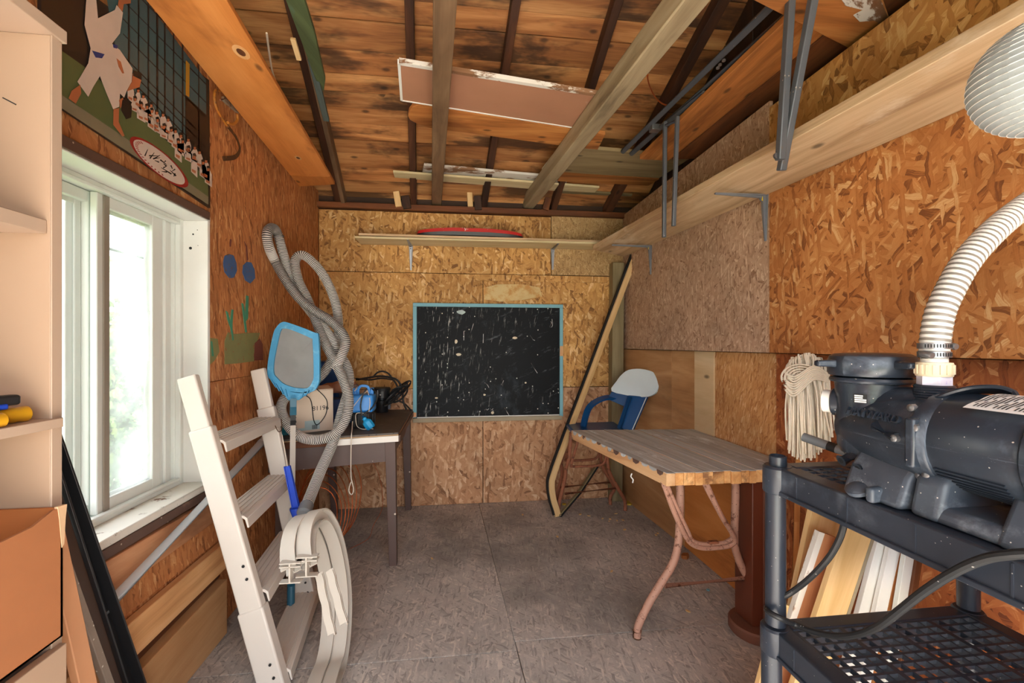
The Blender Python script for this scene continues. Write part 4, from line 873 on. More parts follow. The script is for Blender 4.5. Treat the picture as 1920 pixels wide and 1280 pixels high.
# carton
def carton():
    b = thing('carton', 'pale cardboard carton with printed panels on the desk', 'box', on(585, 800))
    f0, f1 = on(546, 815)+Vector((0, .01, 0)), on(624, 806)+Vector((0, .01, 0)); ez = (f1-f0).normalized(); dp = Vector((-ez.y, ez.x, 0))*.22; H = .235
    z = Vector((0, 0, H)); top = [f0+z, f1+z, f1+dp+z, f0+dp+z]
    G().slab([f0, f1, f1+dp, f0+dp], (0, 0, H), ez).build('body', M['carton_pale'], b, bevel=.002)
    for s in (-1, 1):
        m = dp*.5; a = (f0 if s < 0 else f0+dp)+z+Vector((0, 0, .001)); w = ez*(f1-f0).length
        G().slab([a, a+w, a+w-s*m*.98+Vector((0, 0, .012)), a-s*m*.98+Vector((0, 0, .012))], (0, 0, .003), ez).build('flap', M['carton_pale'], b)
    n = Vector((ez.y, -ez.x, 0)); W = (f1-f0).length; Q = lambda x, h, k=.0008: f0+ez*W*x+Vector((0, 0, H*h))+n*k
    def pane(nm, x0, x1, h0, h1, m, k=.0008): G().slab([Q(x0, h0, k), Q(x1, h0, k), Q(x1, h1, k), Q(x0, h1, k)], -n*.0006, ez).build(nm, M[m], b, smooth=0)
    pane('printed_band', .30, .66, .06, .28, 'ink_blue'); pane('printed_band', .0, .30, .06, .12, 'ink_blue')
    for i in range(10): pane('barcode_line', .47+i*.014, .47+i*.014+(.009 if i % 3 else .004), .07, .17, 'ink', .0014)
    text('81196', 'number', M['ink'], b, Q(.68, .56), ez, (0, 0, 1), .036); text('18T', 'letters', M['ink'], b, Q(.045, .30), (0, 0, 1), -ez, .042)
    s = on(525, 822); G().slab([Q(-.22, .0), Q(-.02, .0), Q(-.02, .30), Q(-.22, .30)], dp*.9, ez).build('side_carton', M['teal'], b, bevel=.001)
    text('EARTH', 'print', M['paper'], b, Q(-.15, .155, .0004), (0, 0, 1), -ez, .022); text('O O', 'print', M['paper'], b, Q(-.06, .14, .0004), (0, 0, 1), -ez, .022)
    G().tube(cr([Q(.15, .95, .006), Q(.42, .80, .01), Q(.50, .30, .012), Q(.60, .18, .014), Q(.80, .42, .012), Q(.82, .75, .01), Q(.58, 1.03, .008)], 6), .0025, 6).build('strap', M['black_rub'], b)
carton()
# wrapped bundle and blue cloth behind the carton
o = G().tube(cr([at(u, v, Y=2.86) for u, v in ((585, 715), (610, 706), (640, 700), (668, 703))], 4), [.03]+[.038+.004*math.sin(i*2.1) for i in range(11)]+[.028], 10).build('wrapped_bundle', paint('clear_film_over_wood', (160, 110, 86), .2, var=.25, scale=26)); tag(o, 'brown bundle wrapped in clear film behind the carton on the desk', 'bundle')
o.location.z = DZ+.155
o = G().box((-.98, 2.87, DZ+.001), (-.62, 3.0, DZ+.15)).build('tray_box', paint('dark_blue_cardboard', (36, 58, 104), .6), bevel=.004); tag(o, 'dark blue box under the wrapped bundle on the desk', 'box')
o = G().box((-1.0, 3.05, DZ+.001), (-.80, 3.30, DZ+.38)).build('blue_bin', paint('deep_blue_bin', (20, 70, 130), .5), bevel=.012, seg=3); tag(o, 'tall deep blue container behind the hose in the desk corner', 'container')
# blue submersible pump
def sub_pump():
    c = at(678, 803, Z=DZ+.0012); c.y += .05; p = thing('utility_pump', 'blue and black submersible pump at the front of the desk', 'pump', c)
    x = Vector((.99, .1, 0)); S = lambda a, b, h: c+x*a+Vector((0, b, h))
    G().lathe([(.062, 0), (.066, .006), (.066, .088), (.060, .094)], c, n=26).build('base', M['black'], p)
    for i in range(14):
        q = math.pi*2*i/14; G().bar(c+Vector((math.cos(q)*.066, math.sin(q)*.066, .01)), c+Vector((math.cos(q)*.066, math.sin(q)*.066, .08)), .006, .006).build('intake_rib', M['black'], p, smooth=0)
    G().slab([S(-.064, -.055, .092), S(.064, -.055, .092), S(.068, .0, .092), S(.064, .06, .092), S(-.064, .06, .092), S(-.068, 0, .092)], (0, 0, .105), x).build('housing', M['pump_blue'], p, bevel=.016, seg=3)
    G().sweep(cr([S(-.03, 0, .195), S(-.03, 0, .225), S(-.015, 0, .245), S(.015, 0, .245), S(.03, 0, .232), S(.035, 0, .195)], 4), [(-.008, -.006), (.008, -.006), (.008, .006), (-.008, .006)], up=(0, 1, 0), fixed=True).build('handle', M['pump_blue'], p, bevel=.002)
    G().lathe([(.022, 0), (.022, .02), (.018, .022), (.018, .05)], S(-.05, .01, .19), n=16).build('outlet', M['pump_blue'], p); G().lathe([(.020, 0), (.020, .02)], S(-.05, .01, .235), n=16).build('outlet_cap', M['brown_worn'], p)
    G().bar(S(.050, -.0, .19), S(.052, 0, .235), .018, .02, up=(0, 1, 0)).build('cable_clip', M['pump_blue'], p, bevel=.003)
    G().tube(cr([S(.05, -.01, .23), S(.075, -.03, .21), S(.085, -.04, .17), S(.06, -.06, .12), S(.02, -.075, .09), S(.012, -.08, .075)], 6), .0045, 8).build('float_cable', M['black_rub'], p)
    G().tube(cr([S(.03, -.05, .235), S(.01, -.062, .20), S(.0, -.075, .14), S(.005, -.08, .10), S(.012, -.082, .08)], 6), .0045, 8).build('float_cable', M['black_rub'], p)
    f0, f1 = S(.012, -.082, .078), S(.058, -.088, .012); d = (f1-f0).normalized()
    G().tube([f0, f0+d*.012, f0+d*.014, f0+d*.022, f0+d*.026, f0+d*.03], [.010, .010, .013, .013, .011, .012], 14).build('float_neck', M['float_blue'], p)
    G().lathe([(.012, 0), (.026, .012), (.028, .02), (.028, .055), (.024, .062), (0, .063)], f0+d*.026, d, 8).build('float_switch', M['float_blue'], p)
    G().tube(cr([S(.03, -.07, .09), S(-.02, -.08, .095), S(-.025, -.085, .06), S(-.015, -.09, .02), S(.02, -.10, .004), S(.05, -.105, .008), S(.075, -.10, .004)], 6), .0022, 6).build('lift_cord', M['cord'], p)
    for pts in ([(-.06, -.06, .11), (0, -.06, .19), (.03, -.04, .22)], [(.03, -.03, .22), (.05, -.062, .16), (.045, -.07, .10)], [(-.03, -.01, .245), (-.045, -.03, .22), (-.03, -.03, .235)]): G().tube(cr([S(*q) for q in pts], 5), .0022, 6).build('cord_turn', M['cord'], p)
sub_pump()
def black_pump():
    c = at(716, 772, Z=DZ+.0012); p = thing('sump_pump', 'black two-stage pump with white fitting behind the blue pump', 'pump', c)
    G().lathe([(.044, 0), (.046, .004), (.046, .085), (.040, .09), (.040, .10), (.058, .105), (.058, .165), (.054, .17), (0, .171)], c, n=26).build('body', M['black_paint'], p)
    G().lathe([(.060, .156), (.061, .16), (.061, .176), (.056, .18)], c, n=26).build('rim', M['black'], p)
    a = c+Vector((.05, -.01, .125)); G().tube([a, a+Vector((.055, -.005, 0))], .019, 14).build('outlet', M['black_paint'], p); G().tube([a+Vector((.05, -.005, 0)), a+Vector((.085, -.008, 0))], .022, 12).build('fitting', M['pipe_white'], p)
    G().bar(c+Vector((.05, .01, .02)), c+Vector((.056, .01, .10)), .02, .03, up=(0, 1, 0)).build('side_bracket', M['grey_metal'], p, bevel=.002)
    G().bar(c+Vector((-.02, -.056, .115)), c+Vector((-.02, -.056, .165)), .008, .006, up=(0, 1, 0)).build('clip', M['steel'], p, bevel=.001)
black_pump()
cb = thing('power_cord_coil', 'tangled coil of black power cord on the back right of the desk', 'cord', on(752, 768))
for i in range(6):
    c = at(747+R.uniform(-5, 6), 745-i*2, Y=3.15+.02*i); r = R.uniform(.05, .085); ph = R.random()*6
    G().tube([Vector((c.x+math.cos(t)*r, c.y+.03*math.sin(2*t+ph), max(DZ+.007, c.z+.01+math.sin(t+ph*.3)*r*.9))) for t in [2*math.pi*k/28 for k in range(28)]], .0065, 7, True).build('loop', M['black_rub'], cb)
G().tube(cr([at(u, v, Y=3.2) for u, v in ((668, 712), (690, 708), (712, 705), (735, 708), (748, 716), (755, 735), (756, 752), (762, 768))], 5), .0075, 7).build('lead', M['black_rub'], cb)
G().tube(cr([at(u, v, Y=3.24) for u, v in ((700, 706), (708, 698), (718, 696), (728, 700), (736, 710), (744, 722), (748, 738), (744, 750))], 5), .0065, 7).build('lead', M['black_rub'], cb)
G().tube(cr([at(u, v, Y=3.16) for u, v in ((664, 709), (692, 712), (716, 709), (738, 712))], 5), .012, 7, flat=.5).build('lead', M['black_rub'], cb)
G().tube(cr([at(748, 752, Y=3.2), at(758, 756, Y=3.22), at(768, 766, Y=3.25), at(769, 769, Y=3.26)], 5), .0055, 7).build('lead', M['black_rub'], cb)
st_ = thing('pull_string', 'white pull string with a loop hanging over the desk edge', 'string', at(660, 925, Y=2.42))
G().tube(cr([at(661, 790, Y=2.60)+Vector((0, 0, .0)), at(660, 806, Y=2.50), at(659, 815, Y=2.435), at(658, 850, Y=2.435), at(658, 890, Y=2.435), at(660, 903, Y=2.435), at(663, 918, Y=2.435), at(659, 927, Y=2.435), at(654, 919, Y=2.435), at(658, 903, Y=2.433)], 6), .0028, 6).build('cord', M['cord'], st_)

# ================================================================== BACK WALL THINGS
def chalkboard():
    x0, x1, z0, z1 = -.347, .826, .662, 1.566; Y0 = YB-.006
    c = thing('chalkboard', 'scratched blackboard in a pale blue wooden frame on the back wall', 'chalkboard', (.24, YB, z0))
    G().box((x0+.02, Y0-.014, z0+.02), (x1-.02, Y0, z1-.02)).build('panel', M['chalk'], c)
    def fr(n, lo, hi, m): return G().box(lo, hi).build(n, M[m], c, bevel=.0015)
    fr('frame_top', (x0, Y0-.024, z1-.027), (x1, Y0, z1), 'chalk_frame'); fr('frame_side', (x0, Y0-.024, z0+.025), (x0+.028, Y0, z1-.028), 'chalk_frame'); fr('frame_side', (x1-.027, Y0-.024, z0+.012), (x1, Y0, z1-.028), 'chalk_frame')
    fr('frame_bottom', (x0, Y0-.028, z0-.012), (x1-.01, Y0, z0+.020), 'board_worn'); fr('frame_bead', (x0+.03, Y0-.020, z0+.021), (x1-.028, Y0-.006, z0+.028), 'white')
    fr('bare_patch', (x1-.026, Y0-.0255, 1.155), (x1+.001, Y0-.02, 1.235), 'pine'); fr('bare_patch', (x0-.0005, Y0-.0255, z0+.03), (x0+.026, Y0-.02, z0+.065), 'plank_red')
    G().lathe([(0, -.001), (.011, 0), (.012, .003), (.009, .006), (0, .007)], (.263, Y0-.014, z0+.052), (0, -1, 0), 18).build('round_knob', M['nut_cream'], c)
    mk = [[(.20, .735), (.215, .742), (.222, .735), (.235, .745)], [(.245, .745), (.262, .73), (.272, .728)], [(.247, .728), (.258, .737), (.268, .745)], [(.72, 1.39), (.735, 1.42), (.728, 1.43)], [(.72, 1.385), (.735, 1.385), (.742, 1.40), (.738, 1.45)], [(.56, 1.32), (.585, 1.285), (.60, 1.28)], [(.08, 1.30), (.10, 1.36), (.115, 1.41)], [(.19, 1.26), (.192, 1.33)], [(.04, 1.28), (.04, 1.35), (.05, 1.352)], [(.20, .95), (.225, .93), (.235, .91)], [(.33, .93), (.345, .95), (.35, .965)], [(.57, 1.10), (.60, 1.05), (.62, 1.02)], [(.36, .75), (.375, .72), (.40, .68)]]
    for m in mk: G().tube([Vector((x, Y0-.0143, z)) for x, z in m], .0016, 5).build('chalk_mark', M['paper'], c)
    for (x, z, a, b) in ((-.02, 1.27, .012, .02), (.0, 1.17, .02, .014), (.44, 1.30, .02, .010), (.20, .855, .012, .008), (-.17, .835, .014, .007), (.02, 1.50, .035, .02), (.525, .945, .008, .008)):
        G().slab([Vector((x+a*math.cos(t)*R.uniform(.7, 1.1), Y0-.0142, z+b*math.sin(t)*R.uniform(.7, 1.1))) for t in [k*.7 for k in range(9)]], (0, -.0006, 0)).build('chalk_smudge', M['ink_blue'] if a > .03 else M['nut_cream'], c, smooth=0)
chalkboard()
def bracket(label, corner, arm, drop, out, wall_n, mat):
    b = thing('shelf_bracket', label, 'shelf bracket', Vector(corner)-Vector((0, 0, drop))); c = Vector(corner); o = Vector(out); side = Vector((0, 0, 1)).cross(o).normalized()
    G().bar(c+o*.0, c+Vector((0, 0, -drop)), .032, .005, up=o, w1=.012).build('wall_arm', M[mat], b, bevel=.0008); G().bar(c+o*.002, c+o*(.002+drop*.0)+Vector((0, 0, -drop)), .016, .034, up=o, w1=.005, h1=.006).build('rib', M[mat], b)
    G().bar(c+Vector((0, 0, -.002)), c+o*arm+Vector((0, 0, -.002)), .030, .005, w1=.012).build('shelf_arm', M[mat], b, bevel=.0008); G().bar(c+Vector((0, 0, -.006)), c+o*arm+Vector((0, 0, -.004)), .012, .016, w1=.005, h1=.006).build('rib', M[mat], b)
    g = c+o*.012+Vector((0, 0, -.012)); G().lathe([(.016, -.004), (.016, .004)], g, side, 16).build('corner_boss', M[mat], b); 
    return b
# shelf boards and their brackets on the back wall
o = G().slab([(-.71, 3.235, 2.028), (1.10, 3.235, 2.028), (1.10, 3.425, 2.034), (-.71, 3.425, 2.028)], (0, 0, .016), (1, 0, 0)).build('shelf_board', M['pine_worn'], bevel=.0015); tag(o, 'upper pinkish shelf board on the back wall, under the red board', 'shelf')
o = G().slab([(-.735, 3.225, 2.005), (1.10, 3.225, 2.012), (1.10, 3.43, 2.012), (-.735, 3.43, 2.005)], (0, 0, .015), (1, 0, 0)).build('shelf_board', M['pale_batten'], bevel=.0015); tag(o, 'lower whitish shelf board resting on the back wall brackets', 'shelf')
bracket('left steel bracket under the back wall shelf', (-.365, YB-.002, 2.004), .215, .185, (0, -1, 0), 0, 'steel'); bracket('right steel bracket under the back wall shelf', (.745, YB-.014, 2.008), .20, .165, (0, -1, 0), 0, 'steel')
def red_board():
    b = thing('skimboard', 'narrow black board with scuffed red edge lying on the back shelf', 'board', (.09, 3.33, 2.046)); n = 16; bot = []; mid = []; top = []
    L, W = .80, .16
    def outline(k, z): return [Vector((.09+L/2*math.copysign(abs(math.cos(t))**.5, math.cos(t))*k, 3.33+W/2*math.copysign(abs(math.sin(t))**.6, math.sin(t))*k, z-(.016*(abs(math.cos(t))) if 0 else 0))) for t in [2*math.pi*(i+.5)/28 for i in range(28)]]
    def arch(ps, a): return [p+Vector((0, 0, a*(1-((p.x-.09)/(L/2))**2))) for p in ps]
    def loft(a, b_, nm, m):
        g = G(); q = len(a); g.add(a+b_, [(i, (i+1) % q, q+(i+1) % q, q+i) for i in range(q)]+[tuple(reversed(range(q))), tuple(range(q, 2*q))], [(v.x, v.y, v.z) for v in a+b_]); g.build(nm, M[m], b)
    A, B, C2 = arch(outline(.94, 2.047), .010), arch(outline(1.0, 2.066), .018), arch(outline(.985, 2.086), .026)
    loft(A, B, 'base', 'deck_black'); loft(B, C2, 'edge', 'red')
red_board()
# ---- right wall shelf plank and brackets
rs = G().slab([(1.085, .35, 1.872), (1.085, 1.85, 1.944), (1.0, 3.18, 1.96), (1.325, 3.40, 1.955), (1.325, 1.75, 1.914), (1.322, .35, 1.846)], (0, 0, .032), (0, 1, 0)).build('wall_shelf', M['pine_worn'], bevel=.002); tag(rs, 'long pale pine plank shelf running along the right wall', 'shelf')
def rb(label, y, z, arm):
    b = bracket(label, (XR-.003, y, z), arm, .20, (-1, 0, 0), 0, 'grey_metal')
    g = Vector((XR-.018, y-.006, z-.016)); G().slab([g+Vector((-.008, 0, -.010)), g+Vector((.006, 0, -.014)), g+Vector((.010, 0, .004)), g+Vector((-.004, 0, .008))], (0, -.001, 0)).build('sticker', paint('yellow_sticker', (226, 196, 30), .5), b)
rb('grey bracket with yellow sticker under the right shelf, nearer the mop', 1.758, 1.899, .235); rb('grey bracket with yellow sticker under the right shelf, nearer the corner', 2.905, 1.935, .28)
# ---- bent stick, second strip, chair
sp_ = [at(1191, 480, Y=3.26), at(1150, 588, Y=3.25), at(1100, 722, Y=3.22), at(1062, 822, Y=3.18), at(1038, 888, Y=3.14), at(1034, 910, Y=3.13), at(1037, 935, Y=3.12), at(1043, 955, Y=3.11), Vector((.712, 3.095, .006))]
sk = thing('bent_stick', 'long wooden stick with black edge leaning across the back right corner', 'stick', sp_[-1]); c = cr(sp_, 5)
G().sweep(c, [(-.022, -.010), (.022, -.010), (.022, .010), (-.022, .010)], up=(.35, -.9, .2)).build('wood', M['pine_new'], sk, bevel=.001); G().sweep([p+Vector((-.030, .004, .010)) for p in c], [(-.007, -.010), (.007, -.010), (.007, .010), (-.007, .010)], up=(.35, -.9, .2)).build('edge_tape', M['black'], sk)
c2 = [Vector((.716, 3.10, .01)), at(1085, 922, Y=3.24), at(1118, 872, Y=3.32)]
s2 = thing('wooden_strip', 'grey wooden strip with black edge rising from the foot of the bent stick', 'strip', c2[0]); G().sweep(c2, [(-.016, -.004), (.016, -.004), (.016, .004), (-.016, .004)], up=(-.6, 0, .7)).build('wood', M['grey_green'], s2); G().sweep([p+Vector((.010, .006, -.010)) for p in c2], [(-.016, -.006), (.016, -.006), (.016, .006), (-.016, .006)], up=(-.6, 0, .7)).build('edge_tape', M['black'], s2)
def chair():
    C_ = thing('chair', 'blue and white moulded chair on rusty tube legs in the corner', 'chair', (.98, 3.1, 0))
    br = [((1146, 733), 3.12), ((1155, 715), 3.13), ((1165, 702), 3.14), ((1178, 693), 3.12), ((1200, 691), 3.05), ((1222, 696), 2.95), ((1235, 706), 2.88), ((1237, 718), 2.86), ((1231, 733), 2.87), ((1221, 741), 2.90), ((1208, 744), 2.95), ((1185, 743), 3.02)]
    p = cr([at(u, v, Y=y) for (u, v), y in br], 3, True); T = Vector((.02, .012, -.004)); g = G(); n = len(p); c = sum(p, Vector())/n+Vector((.018, .0, 0))
    g.add(p+[c]+[q+T for q in p], [(i, (i+1) % n, n) for i in range(n)]+[(i, n+1+i, n+1+(i+1) % n, (i+1) % n) for i in range(n)]+[tuple(range(2*n, n, -1))], [(v.y, v.z, v.x) for v in p+[c]+[q+T for q in p]]); g.build('head_panel', M['chair_white'], C_, bevel=.003)
    lb = [at(1176, 741, Y=3.02), at(1213, 744, Y=2.95), at(1186, 806, Y=2.92), at(1155, 806, Y=3.0)]; G().slab(lb, (.02, .012, 0)).build('back_panel', M['chair_blue'], C_, bevel=.004)
    G().slab([at(1146, 734, Y=3.12), at(1180, 742, Y=3.03), at(1173, 763, Y=3.03), at(1138, 748, Y=3.12)], (.018, .012, 0)).build('shoulder', M['chair_blue'], C_, bevel=.004)
    arm = cr([at(1160, 745, Y=3.10), at(1137, 745, Y=3.12), at(1118, 752, Y=3.12), at(1105, 763, Y=3.11), at(1098, 780, Y=3.10), at(1093, 803, Y=3.09)], 5); G().sweep(arm, [(-.024, -.010), (.0, -.016), (.024, -.010), (.026, .006), (-.026, .006)], up=(-.4, -.3, .9)).build('armrest', M['chair_blue'], C_)
    G().tube([at(1212, 745, Y=2.945), at(1186, 805, Y=2.915)], .004).build('edge_trim', M['chair_white'], C_); G().tube([at(1181, 744, Y=3.0), at(1160, 806, Y=2.98)], .016, 10).build('back_rib', M['chair_blue'], C_)
    G().slab([(.78, 2.88, .615), (1.15, 2.86, .625), (1.17, 3.20, .635), (.80, 3.24, .625)], (0, 0, .03), (1, 0, 0)).build('seat', M['chair_blue'], C_, bevel=.012, seg=3)
    def legs(y, fx0, fx1, dy):
        A = cr([(.80, y, .62), (.785, y, .44), (.77, y+dy*.3, .36), (fx0+.045, y+dy*.6, .26), (fx0+.012, y+dy, .09), (fx0+.008, y+dy, .004)], 5); B = cr([(1.06, y, .62), (1.07, y, .40), (1.10, y+dy*.3, .30), (1.19, y+dy*.6, .15), (fx1, y+dy, .07), (fx1, y+dy, .004)], 5)
        G().tube(A, .0135, 10).build('leg', M['rust'], C_); G().tube(B, .0135, 10).build('leg', M['rust'], C_)
        G().tube([Vector((.765, y+dy*.5, .165)), Vector((1.165, y+dy*.7, .185))], .009, 8).build('stretcher', M['rust'], C_)
        G().tube(cr([(.86, y-.03, .62), (.80, y-.01, .40), (.81, y, .375), (.87, y, .372), (1.0, y, .375), (1.05, y, .40), (1.06, y-.03, .50)], 5), .0095, 8).build('brace', M['rust'], C_)
    legs(3.06, .722, 1.238, .09); legs(3.22, .735, 1.17, .06)
chair()
# ---- work table
def table():
    Zt = .745; NL, FL, FR, NR = at(1250, 887, Z=Zt), at(1071, 806, Z=Zt), at(1300, 804, Z=Zt), Vector((1.395, 1.625, Zt)); FR.x = min(FR.x, 1.385)
    T = thing('work_table', 'laminated grey-topped wooden table on pink rusty folding tube legs', 'table', (1.08, 1.9, 0))
    n = 15; ws = [R.uniform(.7, 1.4) for _ in range(n)]; tot = sum(ws); acc = [sum(ws[:i])/tot for i in range(n+1)]
    for i in range(n):
        a, b = acc[i]+.0012, acc[i+1]-.0012; dz = Vector((0, 0, R.uniform(-.0015, .0015))); ex = R.uniform(-.004, .004)
        p = [NL.lerp(NR, a), NL.lerp(NR, b), FL.lerp(FR, b), FL.lerp(FR, a)]; p[0] = p[0]+Vector((0, ex, 0)); p[1] = p[1]+Vector((0, ex, 0)); p = [q+dz for q in p]
        g = G(); g.slab([q-Vector((0, 0, .002)) for q in p], (0, 0, -.05), (FL-NL)); g.build('top_plank', M['table_side' if i == 0 else 'table_raw'], T, bevel=.002, seg=1)
        G().slab(p, (0, 0, -.002), (FL-NL)).build('painted_face', M['table_grey'], T, bevel=.0008, seg=1)
    # flaked paint along the rough left edge
    e = (FL-NL); nx = Vector((-e.y, e.x, 0)).normalized()*1; nx = nx if nx.x < 0 else -nx
    for k in range(15):
        c = NL.lerp(FL, .04+k*.064+R.uniform(-.01, .01)); w = R.uniform(.012, .03); h = R.uniform(.008, .016); d = e.normalized()
        G().slab([c-d*w+nx*.0005, c+d*w+nx*.0005, c+d*w*.6+nx*.0035-Vector((0, 0, h)), c-d*w*.2+nx*.0035-Vector((0, 0, h*1.3)), c-d*w*.9+nx*.0035-Vector((0, 0, h*.7))], nx*.002).build('paint_flake', M['table_grey' if k % 3 else 'brown_worn'], T, smooth=0)
    G().box((1.35, 1.7, .64), (1.405, 2.45, .692)).build('wall_cleat', M['pine'], T, bevel=.002)
    Y0 = 1.785; A = lambda u, v, y=Y0: at(u, v, Y=y)
    ft = at(1195, 1196, Z=0)
    G().tube(cr([Vector((A(1275, 915).x, Y0, .70)), A(1275, 940), A(1272, 1015), A(1262, 1055), A(1240, 1092), A(1218, 1128), A(1203, 1158), Vector((ft.x+.004, Y0, .045)), Vector((ft.x, Y0, .004))], 5), .0165, 12).build('leg', M['rust_pink'], T)
    G().tube([Vector((ft.x, Y0, .03)), Vector((ft.x, Y0, .0))], .0185, 12).build('foot_cap', M['rust_dark'], T)
    G().tube(cr([Vector((A(1379, 915).x, Y0, .70)), A(1379, 940), A(1377, 1012), A(1384, 1045), A(1398, 1075), Vector((1.30, Y0, .18)), Vector((1.345, Y0, .10)), Vector((1.36, Y0, .004))], 5), .0165, 12).build('leg', M['rust_pink'], T)
    G().tube([A(1246, 1098), A(1395, 1084)], .010, 10).build('crossbar', M['rust_pink'], T)
    for k, r_ in ((0, .0105), (1, .0085)):
        o_ = Vector((0, .0, .018*k)); i_ = Vector((.012*k, 0, 0))
        G().tube(cr([Vector((A(1243, 918, 1.66).x, 1.66, .70))+i_, A(1265, 962, 1.70)+o_+i_, A(1285, 1004, 1.745)+o_+i_, A(1298, 1020, 1.76)+o_, A(1318, 1027, 1.765)+o_, A(1345, 1026, 1.765)+o_, A(1368, 1022, 1.76)+o_-i_, A(1377, 1008, 1.75)+o_-i_, A(1350, 962, 1.70)+o_-i_, Vector((A(1322, 918, 1.66).x, 1.66, .70))-i_], 5), r_, 10).build('brace', M['rust_pink'], T)
    c = A(1337, 1018, 1.75); G().box(c+Vector((-.022, -.01, .0)), c+Vector((.022, .01, .010))).build('brace_clip', M['rust'], T, bevel=.002)
    G().tube(cr([at(1185, 887, Y=1.98), at(1183, 893, Y=1.98), at(1187, 899, Y=1.98), at(1186, 905, Y=1.98)], 5), .003, 6).build('string_scrap', M['paper'], T)
table()
# ---- brown post on a round foot
bp = thing('brown_post', 'brown painted square post on a round base beside the table', 'post', (1.295, 1.775, 0))
G().bar((1.300, 1.78, .045), (1.315, 1.80, .715), .125, .12, up=(0, 1, 0)).build('column', M['red_brown'], bp, bevel=.004); G().bar((1.288, 1.7165, .05), (1.303, 1.737, .715), .004, .004, up=(0, 1, 0)).build('corner_bead', M['red_brown_base'], bp)
G().lathe([(.110, 0), (.114, .006), (.114, .038), (.108, .045), (0, .046)], (1.292, 1.765, 0), n=36).build('round_base', M['red_brown_base'], bp)
# ---- scraps on the floor
def scrap(u, v, w, l, a, label, mat='chip', group=None, cat='wood chip', nm='wood_chip', k=.004):
    c = at(u, v, Z=0); d = Vector((math.cos(a), math.sin(a), 0)); e = Vector((-d.y, d.x, 0))
    o = G().slab([c+d*l, c+d*l*.3+e*w, c-d*l*.7+e*w*.8, c-d*l, c-d*l*.5-e*w, c+d*l*.4-e*w*.9], (0, 0, k)).build(nm, M[mat], smooth=0); tag(o, label, cat, group)
for u, v in ((1088, 964), (1104, 967), (1130, 972), (1142, 977), (1157, 976), (1168, 975), (1144, 973), (1155, 963), (980, 965), (1045, 1006), (1233, 1000), (1171, 993), (1230, 1003), (1147, 1071), (810, 1047), (1290, 1146)): scrap(u, v, R.uniform(.004, .009), R.uniform(.007, .016), R.random()*6, 'small pale wood chip lying on the grey floor', group='wood chips scattered on the floor')
scrap(1180, 944, .03, .045, .6, 'curled dry yellow leaf under the chair by the right wall', 'leaf_dry', None, 'leaf', 'dry_leaf', .012)
scrap(1058, 946, .012, .016, .2, 'yellow leaf fragment at the foot of the bent stick', 'leaf_dry', None, 'leaf', 'dry_leaf', .01)
scrap(1285, 1045, .018, .03, .6, 'brown crumpled leaf by the wall under the table', 'pine_orange', None, 'leaf', 'dry_leaf', .02)
scrap(1328, 1106, .008, .010, .6, 'pale blue scrap on the floor under the table', 'chalk_frame', None, 'scrap', 'plastic_scrap')

# ================================================================== STORED OVERHEAD
def plank(name, label, cat, pts, z, th, mat, ax=(1, 0, 0)):
    o = G().slab([at(u, v, Z=z) for u, v in pts], (0, 0, th), ax).build(name, M[mat], bevel=.002); return tag(o, label, cat)
bz = 2.434
def wide_panel():
    P = thing('wide_panel', 'wide pinkish-brown panel with white edges lying across the roof joists', 'board', at(930, 170, Z=bz)); pts = [(748, 118), (753, 188), (1100, 243), (1150, 183)]
    q = [at(u, v, Z=bz) for u, v in pts]; G().slab(q, (0, 0, .018), (1, 0, 0), (0, 1, 0)).build('face', M['pinkish'], P)
    for a, b, w in ((q[0], q[3], .022), (q[0], q[1], .012), (q[1], q[2], .008)): G().bar(a+Vector((0, 0, .007)), b+Vector((0, 0, .007)), w, .020).build('white_edge', M['white_chip' if w > .02 else 'white'], P, bevel=.001)
wide_panel()
r_ = [(765, 218), (767, 208), (774, 200), (788, 196), (1135, 252), (1120, 282), (1000, 266), (806, 240), (780, 231), (769, 225)]
plank('rounded_plank', 'varnished orange plank with a rounded end lying across the joists', 'plank', r_, bz+.001, .02, 'pine_orange')
plank('grey_plank', 'wide weathered grey plank across the joist at the right', 'plank', [(1030, 322), (1058, 275), (1296, 296), (1236, 334)], bz, .022, 'grey_plank')
plank('short_plank', 'short orange-brown plank behind the wide grey plank', 'plank', [(1045, 340), (1055, 322), (1236, 336), (1216, 348)], bz, .02, 'pine_orange')
plank('flaking_board', 'board with flaking white paint lying on the joists near the back', 'board', [(790, 332), (795, 310), (1068, 335), (1055, 352)], bz+.028, .018, 'white_chip')
plank('pale_batten', 'long pale yellow batten lying just behind the flaking white board', 'batten', [(740, 333), (737, 323), (1124, 352), (1112, 364)], bz-.002, .016, 'pale_batten')
plank('thin_strip', 'thin grey-green strip lying behind the pale yellow batten', 'strip', [(1050, 362), (1052, 357), (1186, 366), (1180, 372)], bz-.004, .015, 'grey_green')
o = G().bar(at(1022, 320, Z=2.47), at(1050, 285, Z=2.50), .05, .03).build('flaking_block', M['white_chip'], bevel=.002); tag(o, 'small flaking white block behind the grey joist', 'block')
